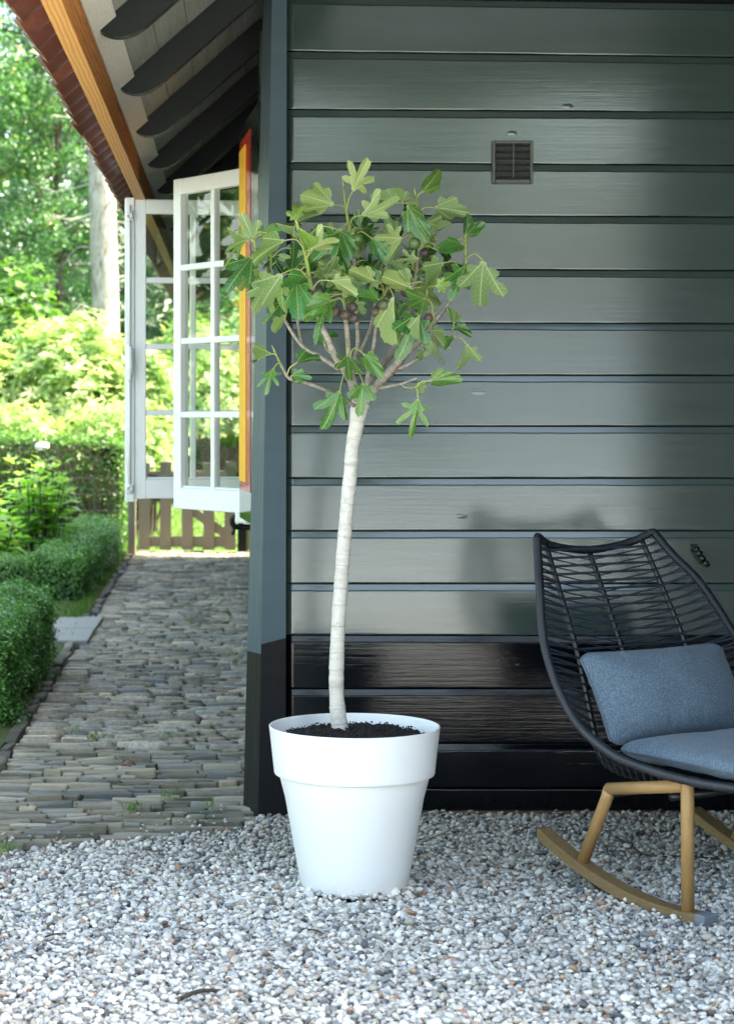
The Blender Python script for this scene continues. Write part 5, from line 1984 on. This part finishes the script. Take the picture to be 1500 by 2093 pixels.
def bush(name, label, x, y, h, rx, n_whorl, L, mat, seed, group, per=7, z0=-0.05, dark=0.0, wr=.34):
    r = np.random.default_rng(seed)
    root = empty(name, (x, y, z0), label, 'shrub', group)
    # lumpy dome of leaf whorls at the shoot ends, on several depths
    u, v = r.random(n_whorl), r.random(n_whorl)
    ph = u * 2 * math.pi
    ct = 1 - v * 1.15
    st_ = np.sqrt(np.maximum(0, 1 - ct ** 2))
    D = np.stack([np.cos(ph) * st_, np.sin(ph) * st_, ct], 1)
    sh = r.uniform(.62, 1.0, n_whorl) ** .7
    Pt = D * np.array([rx, rx, h * .55]) * sh[:, None]
    nz = 1 + .28 * noise_arr(D * 1.0, 2.2, seed) + .15 * noise_arr(D, 5.0, seed + 4)
    Pt = Pt * nz[:, None] + np.array([x, y, z0 + h * .46])
    Pt[:, 2] = np.maximum(Pt[:, 2], z0 + .05)
    shoot = D + np.array([0, 0, .75]) + r.normal(0, .25, (n_whorl, 3))
    shoot /= np.linalg.norm(shoot, axis=1)[:, None]
    a0 = r.random(n_whorl) * 6.28
    PP, NN, AA, TT, LL = [], [], [], [], []
    e1 = np.cross(shoot, np.array([.3, .8, .5]))
    e1 /= np.linalg.norm(e1, axis=1)[:, None]
    e2 = np.cross(shoot, e1)
    tb = np.clip(r.normal(.5, .22, n_whorl) + .25 * (sh - .8) / .2 - dark, 0, 1)
    for k in range(per):
        a = a0 + k * 6.28 / per + r.normal(0, .2, n_whorl)
        out = e1 * np.cos(a)[:, None] + e2 * np.sin(a)[:, None]
        lift = r.uniform(-.15, .75, n_whorl)[:, None]
        ax = out + shoot * lift
        PP.append(Pt + out * .006)
        AA.append(ax)
        NN.append(shoot - out * lift)
        TT.append(np.clip(tb + r.normal(0, .1, n_whorl), 0, 1))
        LL.append(L * r.uniform(.65, 1.15, n_whorl))
    leaf_cloud('foliage', np.concatenate(PP), np.concatenate(NN), np.concatenate(LL), mat, root, wr, .25, .15, .12, np.concatenate(TT), np.concatenate(AA), r)
    mb = MB()
    for i in range(26):
        j = r.integers(0, n_whorl)
        b0 = Vector((x + r.normal(0, .12), y + r.normal(0, .12), z0))
        e = Vector(Pt[j])
        mb.tube([b0, b0.lerp(e, .5) + Vector((r.normal(0, .08), r.normal(0, .08), .12)), e], [.018, .010, .004], 5, False, 3)
    link('stems', mb.mesh('stems'), M['twig'], root)
    return root


SB = 'pale flowering shrubs behind the clipped hedge'
bl = [(-4.6, 24.2, 2.35, 1.05, 'broad pale lime shrub beyond the clipped hedge, outermost one'), (-3.2, 23.6, 2.20, 1.0, 'tall lime green shrub above the far end of the clipped hedge'), (-2.05, 23.9, 2.52, .95, 'bright yellow green rhododendron just before the tall bare trunk'),
      (-1.38, 24.6, 2.25, .72, 'lime rhododendron seen past the edge of the far casement'), (-.75, 31.0, 2.75, 1.0, 'rhododendron at the back of the lawn seen through the far casement panes'), (.75, 31.6, 2.5, 1.1, 'rhododendron at the back of the lawn behind the painted shutter')]
for i, (x, y, h, r_, lb) in enumerate(bl):
    bush('rhododendron', lb, x, y, h, r_, 1500, .135, M['lime_leaf'], 50 + i, SB)
bl2 = [(-3.6, 21.9, 1.55, .75, 'low small-leaved lime shrub behind the clipped hedge, farthest from house'), (-2.35, 21.7, 1.45, .70, 'low small-leaved lime shrub behind the hydrangea and hedge'), (-1.30, 21.9, 1.50, .65, 'low small-leaved lime shrub next to the bolted casement'), (-1.02, 22.9, 1.45, .36, 'small lime shrub just above the picket gate')]
for i, (x, y, h, r_, lb) in enumerate(bl2):
    bush('lime_shrub', lb, x, y, h, r_, 1900, .058, M['lime_leaf'], 70 + i, 'small-leaved shrubs behind the hedge', 6, wr=.55)
bush('climbing_shrub', 'leafy mid green climber with heart-shaped leaves before the dark conifers', -3.0, 26.6, 3.35, .95, 900, .12, M['hedge_leaf'], 80, None, 5, wr=.75, dark=.1)
bush('holly_bush', 'dark leafy bush standing beyond the gate under the trees', -.1, 33.2, 3.2, 1.4, 1700, .10, M['tree_leaf'], 81, None, 6, wr=.6)


def hydrangea(label, x, y, h, ns, seed, flower=None):
    r = np.random.default_rng(seed)
    root = empty('hydrangea', (x, y, -.04), label, 'hydrangea', 'hydrangeas in the flower bed')
    st_ = MB()
    PP, NN, AA, LL, TT = [], [], [], [], []
    for i in range(ns):
        a = r.uniform(0, 6.28)
        q = r.uniform(.03, .30)
        hh = h * r.uniform(.6, 1.0)
        b = Vector((x + .05 * math.cos(a), y + .05 * math.sin(a), -.04))
        e = Vector((x + q * math.cos(a), y + q * math.sin(a), hh - .04))
        m = b.lerp(e, .5) + Vector((r.normal(0, .02), r.normal(0, .02), .03))
        pts, _ = catmull([b, m, e], 6)
        st_.tube(pts, .0045, 5, False)
        az = r.uniform(0, 6.28)
        nodes = int(hh / .085)
        for k in range(2, nodes + 1):
            f = min(1.0, k / nodes)
            c = Vector([np.interp(f, np.linspace(0, 1, len(pts)), pts[:, j]) for j in range(3)])
            az += math.pi / 2 + r.normal(0, .15)
            for s in (0, math.pi):
                o = Vector((math.cos(az + s), math.sin(az + s), 0))
                lift = .25 + (.55 if f > .92 else 0) + r.normal(0, .15)
                A = (o + Vector((0, 0, lift))).normalized()
                PP.append(c + o * .012)
                AA.append(A)
                NN.append(Vector((0, 0, 1)) - o * lift)
                LL.append((.155 if f < .9 else .105) * r.uniform(.75, 1.2))
                TT.append(np.clip(.25 + .55 * f + r.normal(0, .15), 0, 1))
    leaf_cloud('foliage', np.array(PP), np.array(NN), np.array(LL), M['hydra_leaf'], root, .62, .25, .12, .28, np.array(TT), np.array(AA), r)
    link('stems', st_.mesh('stems'), M['twig'], root)
    if flower is not None:
        mb = MB()
        for _ in range(150):
            d = Vector(r.normal(0, 1, 3)).normalized()
            c = Vector(flower) + Vector((d.x * .058, d.y * .058, d.z * .032))
            v, f = box_vf((.017, .017, .003))
            mb.add(v @ np.array(d.to_track_quat('Z', 'Y').to_matrix()).T + np.array(c), f)
        link('flower_head', mb.mesh('flower_head', False), M['flower'], root)
        fb = Vector((x, y, h * .55))
        mb = MB()
        mb.tube([fb, Vector(flower)], .004, 5)
        link('flower_stalk', mb.mesh('flower_stalk'), M['twig'], root)


hydrangea('tall hydrangea with a white flower head before the clipped hedge', -1.62, 16.9, .98, 26, 91, P(86, 912, 16.8))
hydrangea('tall upright hydrangea with bright top leaves next to the far hedge end', -1.50, 15.6, 1.0, 20, 92)
hydrangea('leafy hydrangea without flowers filling the bed behind the box hedge', -2.05, 15.9, .80, 28, 93)
hydrangea('lowest hydrangea spilling forward just over the short box hedge', -1.75, 14.95, .62, 26, 94)
hydrangea('hydrangea at the outer end of the bed, over the short box hedge', -2.45, 15.1, .68, 26, 95)
hydrangea('hydrangea half hidden behind its taller neighbours, against the clipped hedge', -2.35, 17.6, .88, 24, 96)


# ---- trees
def tree(name, label, x, y, h, tr, crown_base, crown_r, mat, n_clump, per, L, seed, group=None, bark='dark_bark', wr=.5, droop=.15, lean=0.0, flat=.6, dense=1.0):
    r = np.random.default_rng(seed)
    root = empty(name, (x, y, -.06), label, 'tree', group)
    mb = MB()
    tp = [Vector((x + lean * f * h + .08 * math.sin(f * 5 + seed), y + .06 * math.cos(f * 4 + seed), -.06 + f * h * .93)) for f in np.linspace(0, 1, 9)]
    trd = [tr * (1.25 if k == 0 else 1) * (1 - .85 * k / 8) for k in range(9)]
    mb.tube(tp, trd, 10, True, 3)
    link('trunk', mb.mesh('trunk'), M[bark], root)
    lim = MB()
    PP, NN, TT = [], [], []
    tpa = np.array([tuple(q) for q in tp])
    for i in range(n_clump):
        f = crown_base + (1 - crown_base) * r.random() ** .9
        prof = math.sin(min(1, (1 - f) / (1 - crown_base) * .85 + .12) * math.pi * .62)
        a = r.uniform(0, 6.28)
        q = crown_r * max(.12, prof) * math.sqrt(r.uniform(.15, 1))
        base = Vector([np.interp(f * .9, np.linspace(0, 1, 9), tpa[:, k]) for k in range(3)])
        c = Vector((x + lean * f * h + q * math.cos(a), y + q * math.sin(a), -.06 + f * h + r.normal(0, .2)))
        if r.random() < .6:
            lim.tube([base, base.lerp(c, .55) + Vector((0, 0, .1)), c], [tr * .22, tr * .13, .008], 5, False, 2)
        cr = r.uniform(.28, .62) * (crown_r / 1.7) ** .5
        m = int(per * dense * r.uniform(.6, 1.3))
        d = r.normal(0, 1, (m, 3))
        d /= np.linalg.norm(d, axis=1)[:, None]
        s = r.uniform(.35, 1, m) ** .6
        pt = d * s[:, None] * np.array([cr, cr, cr * flat]) + np.array(c)
        pt[:, 2] -= droop * (np.hypot(d[:, 0], d[:, 1]) * s) ** 2 * cr * 2
        PP.append(pt)
        NN.append(d + np.array([0, 0, .6]))
        TT.append(np.clip(r.normal(.45, .14) + r.normal(0, .18, m), 0, 1))
    PP = np.concatenate(PP)
    n = len(PP)
    leaf_cloud('crown', PP, np.concatenate(NN), L * r.uniform(.6, 1.3, n), mat, root, wr, .2, .5, .15, np.concatenate(TT), None, r)
    link('limbs', lim.mesh('limbs'), M[bark], root)
    return root


TG = 'trees in the wood behind the garden'
tree('beech_tree', 'light leafy tree whose thin upper crown lets the sky through', -4.35, 33.5, 8.6, .10, .12, 1.5, M['tree_leaf'], 85, 200, .10, 101, TG, dense=.75)
tree('beech_tree', 'leafy tree standing between the thin-crowned tree and the bare trunk', -2.95, 34.5, 8.8, .09, .08, 1.35, M['tree_leaf'], 95, 230, .085, 102, TG)
tree('fir_tree', 'dark feathery conifer close behind the tall bare trunk', -1.85, 36.5, 10.5, .12, .04, 1.7, M['fir_leaf'], 130, 300, .12, 103, TG, wr=.22, droop=.5, flat=.35)
tree('fir_tree', 'dark conifer seen through the panes of the far casement', -.55, 34.8, 8.5, .11, .05, 1.45, M['fir_leaf'], 110, 280, .12, 104, TG, wr=.22, droop=.5, flat=.35)
tree('fir_tree', 'dark conifer standing behind the painted shutter', .9, 36.0, 9.0, .11, .05, 1.6, M['fir_leaf'], 80, 240, .12, 105, TG, wr=.22, droop=.5, flat=.35)
tree('beech_tree', 'leafy tree at the outer end of the wood, past the lime shrubs', -6.0, 35.0, 9.0, .11, .08, 1.7, M['tree_leaf'], 85, 190, .095, 106, TG)
tree('fir_tree', 'farthest blue green conifer filling the gap in the wood', -3.9, 41.0, 10.0, .13, .03, 2.0, M['fir_leaf'], 120, 260, .14, 107, TG, wr=.25, droop=.5, flat=.4)
tree('sapling', 'slim young tree with a crooked stem in front of the conifers', -2.62, 29.5, 4.2, .035, .30, .75, M['tree_leaf'], 26, 120, .075, 108, None)

# tall bare-trunked pine with pale dead side branches
pine = empty('pine_tree', (-1.90, 29.5, -.06), 'tall pine with thick pale flaking bare trunk and dead whitish side branches', 'tree')
mb = MB()
pts = [Vector((-1.86, 29.5, -.06)), Vector((-1.875, 29.5, 1.2)), Vector((-1.89, 29.5, 2.6)), Vector((-1.93, 29.5, 4.2)), Vector((-1.975, 29.5, 6.0)), Vector((-2.0, 29.5, 9.5)), Vector((-2.0, 29.5, 13.0))]
q, r_ = catmull(pts, 12, [.27, .215, .20, .19, .18, .15, .09])
V, F, U = tube_vf(q, r_, 26, True, 0, .06)
mb.add(V, F, U)
link('trunk', mb.mesh('trunk'), M['tall_bark'], pine)
db = MB()
pr_ = np.random.default_rng(5)
for i in range(44):
    z = pr_.uniform(1.7, 6.2)
    a = pr_.choice([pr_.uniform(-.7, .5), pr_.uniform(2.6, 3.9), pr_.uniform(4.0, 5.4)], p=[.55, .3, .15])
    cx = np.interp(z, [-.06, 2.6, 6], [-1.86, -1.89, -1.975])
    L = pr_.uniform(.2, .75)
    o = Vector((math.cos(a), math.sin(a), 0))
    b = Vector((cx, 29.5, z)) + o * .17
    e1 = b + o * L * .5 + Vector((0, 0, pr_.normal(0, .06)))
    e2 = b + o * L + Vector((0, 0, pr_.normal(-.05, .12)))
    db.tube([b, e1, e2], [.013, .009, .003], 5, False, 3)
    for _ in range(3):
        s = b.lerp(e2, pr_.uniform(.4, .9))
        db.tube([s, s + o * .12 + Vector((pr_.normal(0, .06), pr_.normal(0, .06), pr_.normal(0, .09)))], [.005, .002], 4, False)
link('dead_branches', db.mesh('dead_branches'), M['dead_branch'], pine)
cp = pr_.normal(0, 1, (9000, 3))
cp /= np.linalg.norm(cp, axis=1)[:, None]
cc = cp * pr_.uniform(.4, 1, 9000)[:, None] ** .5 * np.array([1.9, 1.9, 2.0]) + np.array([-2.0, 29.5, 11.8])
leaf_cloud('crown', cc, cp + np.array([0, 0, .5]), .16, M['fir_leaf'], pine, .2, .2, .6, .2)

# far wood beyond everything, and the trees that stand before the house (seen in the gloss of the boards)
def far_mass(name, label, x0, x1, y0, y1, hmin, hmax, n, L, seed, mat):
    r = np.random.default_rng(seed)
    x, y = r.uniform(x0, x1, n), r.uniform(y0, y1, n)
    top = hmin + (hmax - hmin) * (.5 + .9 * np.array([mnoise.noise(Vector((a * .28, b * .28, seed))) for a, b in zip(x, y)]))
    z = top * r.random(n) ** .7
    N = r.normal(0, 1, (n, 3)) + np.array([0, -.4, .5])
    o = leaf_cloud(name, np.stack([x, y, z], 1), N, L * r.uniform(.6, 1.3, n), mat, None, .6, .2, .4, .1, None, None, r)
    return tag(o, label, kind='stuff')


far_mass('distant_wood', 'far green woodland closing the view behind the garden trees', -14, 9, 45, 52, 7.5, 12.0, 26000, .32, 3, M['tree_leaf'])
for k, (x, y) in enumerate(((-15.5, -22), (-10.5, -23.5), (-5.6, -21.5), (-1.2, -23), (3.4, -22), (8.5, -23.5))):
    tree('yard_tree', 'leafy tree behind the pale outbuilding, ' + ('first', 'second', 'third', 'fourth', 'fifth', 'sixth')[k] + ' along the garden side', x, y, 7.2 + .5 * math.sin(k * 2.3), .16, .36, 2.7, M['tree_leaf'], 60, 110, .26, 130 + k, 'trees behind the outbuilding', dense=.8)
barn = empty('outbuilding', (-2.0, -18, 0), 'unseen brick-topped outbuilding, pale walls added for the house boards to reflect', 'outbuilding')
m = MB()
m.box((-2.0, -18.0, 1.50), (17.0, 3.0, 3.1))
link('wall', m.mesh('wall', False), plain('reflector_render', (0.58, 0.68, 0.74), 0.9, 0.12, 1.2, 0.1), barn)  # unseen pale bluish walls, added to brighten the reflections in the boards
m = MB()
m.box((-1.0, -18.0, 3.35), (15.02, 3.02, 0.60))
link('brick_band', m.mesh('brick_band', False), plain('barn_brick', (0.36, 0.19, 0.14), 0.9, 0.25, 3.0, 0.2), barn)
m = MB()
for x in (-7.5, -3.0, 2.5):
    m = MB()
    m.box((x, -16.49, 1.35), (1.1, 0.06, 1.5), 0.01)
    link('shutter', m.mesh('shutter', False), M['shutter_green'], barn)

far_mass('woodland', 'green woodland along the outer side of the garden', -15, -8.5, 4, 30, 4.5, 8.5, 16000, .30, 6, M['tree_leaf'])

# ---- gate, posts, wire fence
GY = 19.62
gate = empty('picket_gate', (-.45, GY, 0), 'weathered grey brown picket gate closing the far end of path', 'gate')
pk = [283, 327, 371, 415, 459]
for i, px in enumerate(pk):
    a, b = P(px, 850, GY).x, P(px + 23.5, 850, GY).x
    m = MB()
    zt = .855 + .012 * math.sin(i * 2.1)
    m.box(((a + b) / 2, GY, (zt + .02) / 2), (b - a, .022, zt - .02), .002, Matrix.Rotation(rng.normal(0, .006), 4, 'Y'))
    link('picket', m.mesh('picket', False), M['grey_wood'], gate)
xa, xb = P(286, 850, GY).x, P(480, 850, GY).x
for z0_, z1_ in ((.048, .150), (.685, .775)):
    m = MB()
    m.box(((xa + xb) / 2, GY + .027, (z0_ + z1_) / 2), (xb - xa, .028, z1_ - z0_), .002)
    link('rail', m.mesh('rail', False), M['grey_wood'], gate)
m = MB()
A_, B_ = Vector((xa + .05, GY + .0275, .70)), Vector((xb - .03, GY + .0275, .13))
dd = (B_ - A_)
m.box((A_ + B_) / 2, (dd.length, .024, .085), .002, Matrix.Rotation(-math.atan2(dd.z, dd.x), 4, 'Y'))
link('brace', m.mesh('brace', False), M['grey_wood'], gate)
m = MB()
m.box((xa + .12, GY - .02, .73), (.09, .012, .022), .002)
m.box((xa + .10, GY - .03, .735), (.022, .02, .05), .003)
link('latch', m.mesh('latch', False), M['iron'], gate)
m = MB()
m.box(P(269.5, 850, 19.1).to_tuple()[:2] + (.46,), (.072, .07, 1.06), .004)
tag(link('gate_post', m.mesh('gate_post', False), M['grey_wood']), 'weathered wooden gate post at the end of the low box hedge', 'post')
m = MB()
m.box((.045, GY + .01, .45), (.085, .09, 1.04), .004)
tag(link('gate_post', m.mesh('gate_post', False), M['black_matt']), 'dark wooden post carrying the gate next to the house wall', 'post')
fence = empty('wire_fence', (-1.4, 19.35, 0), 'thin grey wire fence between the gate post and the clipped hedge', 'fence')
for z in (.12, .27, .42, .57, .72):
    m = MB()
    m.tube([(-1.7, 19.4, z), (-1.4, 19.37, z - .012), (-.99, 19.15, z)], .0018, 5, False, 4)
    link('wire', m.mesh('wire'), M['metal_wire'], fence)
for x in (-1.6, -1.35, -1.15):
    m = MB()
    m.tube([(x, 19.36, .0), (x, 19.36, .73)], .0014, 5, False)
    link('wire', m.mesh('wire'), M['metal_wire'], fence)

# two concrete slabs laid from the path between the hedges
for k, (ya, yb) in enumerate(((11.62, 12.27), (12.30, 12.98))):
    m = MB()
    m.box((-.985, (ya + yb) / 2, .006), (.275, yb - ya, .05), .006, Matrix.Rotation(rng.normal(0, .01), 4, 'Z'))
    tag(link('paving_slab', m.mesh('paving_slab', False), M['paving']), ('grey concrete slab by the path, the nearer of the pair' if k == 0 else 'grey concrete slab by the path, the farther of the pair'), 'paving slab', 'concrete slabs between the box hedges')


# ---- grass, weeds, litter
def blades(name, label, Pt, h, seed, mat='grass', w=.06):
    r = np.random.default_rng(seed)
    n = len(Pt)
    ax = np.stack([r.normal(0, .45, n), r.normal(0, .45, n), np.ones(n)], 1)
    N = r.normal(0, 1, (n, 3)) * np.array([1, 1, .15])
    o = leaf_cloud(name, Pt, N, h * r.uniform(.5, 1.3, n), M[mat], None, w, .1, .05, .30, None, ax, r)
    return tag(o, label, kind='stuff')


rg = np.random.default_rng(12)
Pt = []
for _ in range(5200):          # grass strip along the verge by the farther hedge
    y = rg.uniform(12.9, 19.2)
    x = path_left(y) - .065 - abs(rg.normal(0, .10))
    if mnoise.noise(Vector((x * 6, y * 1.6, 0))) > -.15:
        Pt.append((x, y, .008))
for _ in range(900):
    y = rg.uniform(6.4, 12.5)
    x = path_left(y) - .055 - rg.uniform(0, .28)
    if mnoise.noise(Vector((x * 7, y * 2.2, 4))) > .22:
        Pt.append((x, y, .0))
blades('verge_grass', 'fine green grass tufts on the mossy verge along the path', np.array(Pt), .062, 13)
Pt = np.stack([rg.uniform(-3.5, 3.5, 26000), 20.2 + 11 * rg.random(26000) ** 1.4, np.full(26000, -.03)], 1)
blades('lawn_grass', 'sunlit green lawn grass beyond the picket gate', Pt, .085, 14, w=.12)
Pt = []
for (px, py, n) in [(387, 1272, 26), (268, 1660, 34), (275, 1388, 10), (432, 1332, 10), (190, 1512, 20), (340, 1632, 16), (160, 1500, 14), (480, 1360, 16), (430, 1650, 10), (345, 1508, 8), (8, 1745, 26), (185, 1300, 40), (170, 1310, 30)]:
    c = G(px, py)
    for _ in range(n):
        Pt.append((c.x + rg.normal(0, .018), c.y + rg.normal(0, .035), .003))
blades('path_weeds', 'small green weeds and grass tufts in the path joints', np.array(Pt), .032, 15, w=.16)
# ground plants among the verge
Pt, N = [], []
for _ in range(2600):
    y = rg.uniform(6.6, 12.8)
    x = path_left(y) - .06 - rg.random() ** .7 * .42
    if mnoise.noise(Vector((x * 4, y * 1.3, 8))) > .02:
        Pt.append((x, y, .0 + .02 * rg.random()))
Pt = np.array(Pt)
o = leaf_cloud('ground_cover', Pt, np.tile((0, -.3, 1.0), (len(Pt), 1)), .022, M['box_leaf'], None, .6, .2, .6, .2)
tag(o, 'low mossy ground cover and seedlings on the verge', kind='stuff')
# fallen leaves
lm = {}
for nm, col in (('brown', (.20, .075, .025)), ('tan', (.33, .20, .10))):
    lm[nm] = plain('fallen_leaf_' + nm, col, .7, .25, 40, .3)
for (px, py, s, nm, lb) in [(264, 1570, .034, 'brown', 'curled ribbed brown fallen leaf in the middle of the path'), (430, 1316, .02, 'brown', 'tiny brown dead leaf on the path by the wall'), (281, 1300, .022, 'tan', 'small tan dead leaf on the bricks beside slab end'),
                            (420, 1160, .035, 'brown', 'red brown dead leaf near the gate, closest to house wall'), (381, 1168, .035, 'tan', 'pale brown dead leaf near the gate, mid path')]:
    c = G(px, py)
    V, F = [], []
    n = 10
    for i in range(n + 1):
        t = i / n
        w = math.sin(t * math.pi) ** .8 * .36
        for v in (-1, -.5, 0, .5, 1):
            V.append((c.x + s * (t - .5) * 2 * .8, c.y + s * w * v * 1.6, .010 + s * (.55 * math.sin(t * math.pi) - .35 * abs(v) * math.sin(t * math.pi) + .05 * math.sin(t * 20))))
    for i in range(n):
        for k in range(4):
            F.append((i * 5 + k, i * 5 + k + 1, i * 5 + k + 6, i * 5 + k + 5))
    me = mesh_np('fallen_leaf', V, F)
    lo = link('fallen_leaf', me, lm[nm])
    so = lo.modifiers.new('thickness', 'SOLIDIFY')
    so.thickness = .0008
    tag(lo, lb, 'leaf')
lr2 = np.random.default_rng(44)
n_ = 170
lx_ = lr2.uniform(-.75, 1.6, n_)
ly_ = 4.2 + 2.5 * lr2.random(n_) ** .8
fl = leaf_cloud('leaf_litter', np.stack([lx_, ly_, np.full(n_, .010)], 1), np.tile((0, -.2, 1.0), (n_, 1)), lr2.uniform(.006, .017, n_), lm['brown'], None, .55, .4, .35, .3, None, None, lr2)
tag(fl, 'scraps of brown dead leaf and bark among the pebbles', kind='stuff')
# larger single stones and twigs on the gravel
st = brick_mesh('pebble', 900, 8, 8, 6, 2.2, .12)
for (px, py, s, col, lb) in [(707, 1886, .040, (.19, .17, .16), 'large round dark pebble on the gravel just before the pot'), (1268, 1745, .050, (.13, .125, .12), 'flat dark stone between the legs of the chair'), (1190, 1815, .034, (.10, .115, .14), 'flat bluish stone under the rocker')]:
    c = G(px, py)
    o = link('pebble', st, plain('pebble_' + str(px), col, .6, .15, 60, .3))
    o.location = (c.x, c.y, -.008)
    o.scale = (s, s * .85, s * .62)
    o.rotation_euler = (.2, .1, px)
    tag(o, lb, 'stone')
for (pts, r, lb) in [([(1258, 1714), (1285, 1730), (1310, 1745), (1345, 1753), (1400, 1755), (1470, 1757)], .0026, 'long thin dark twig lying on gravel behind the chair leg'), ([(620, 1902), (648, 1908), (668, 1916)], .0022, 'short dark twig on the gravel near the round pebble'), ([(92, 1918), (118, 1914), (150, 1912)], .0022, 'thin dark twig on the gravel at the path side'),
                    ([(372, 2043), (400, 2034), (430, 2026), (452, 2030)], .005, 'thick mossy bark strip on the pale foreground gravel')]:
    m = MB()
    m.tube([G(*q) + Vector((0, 0, .003 + .003 * math.sin(k * 2))) for k, q in enumerate(pts)], r, 6, True, 4, .3)
    tag(link('twig', m.mesh('twig'), M['twig']), lb, 'twig')
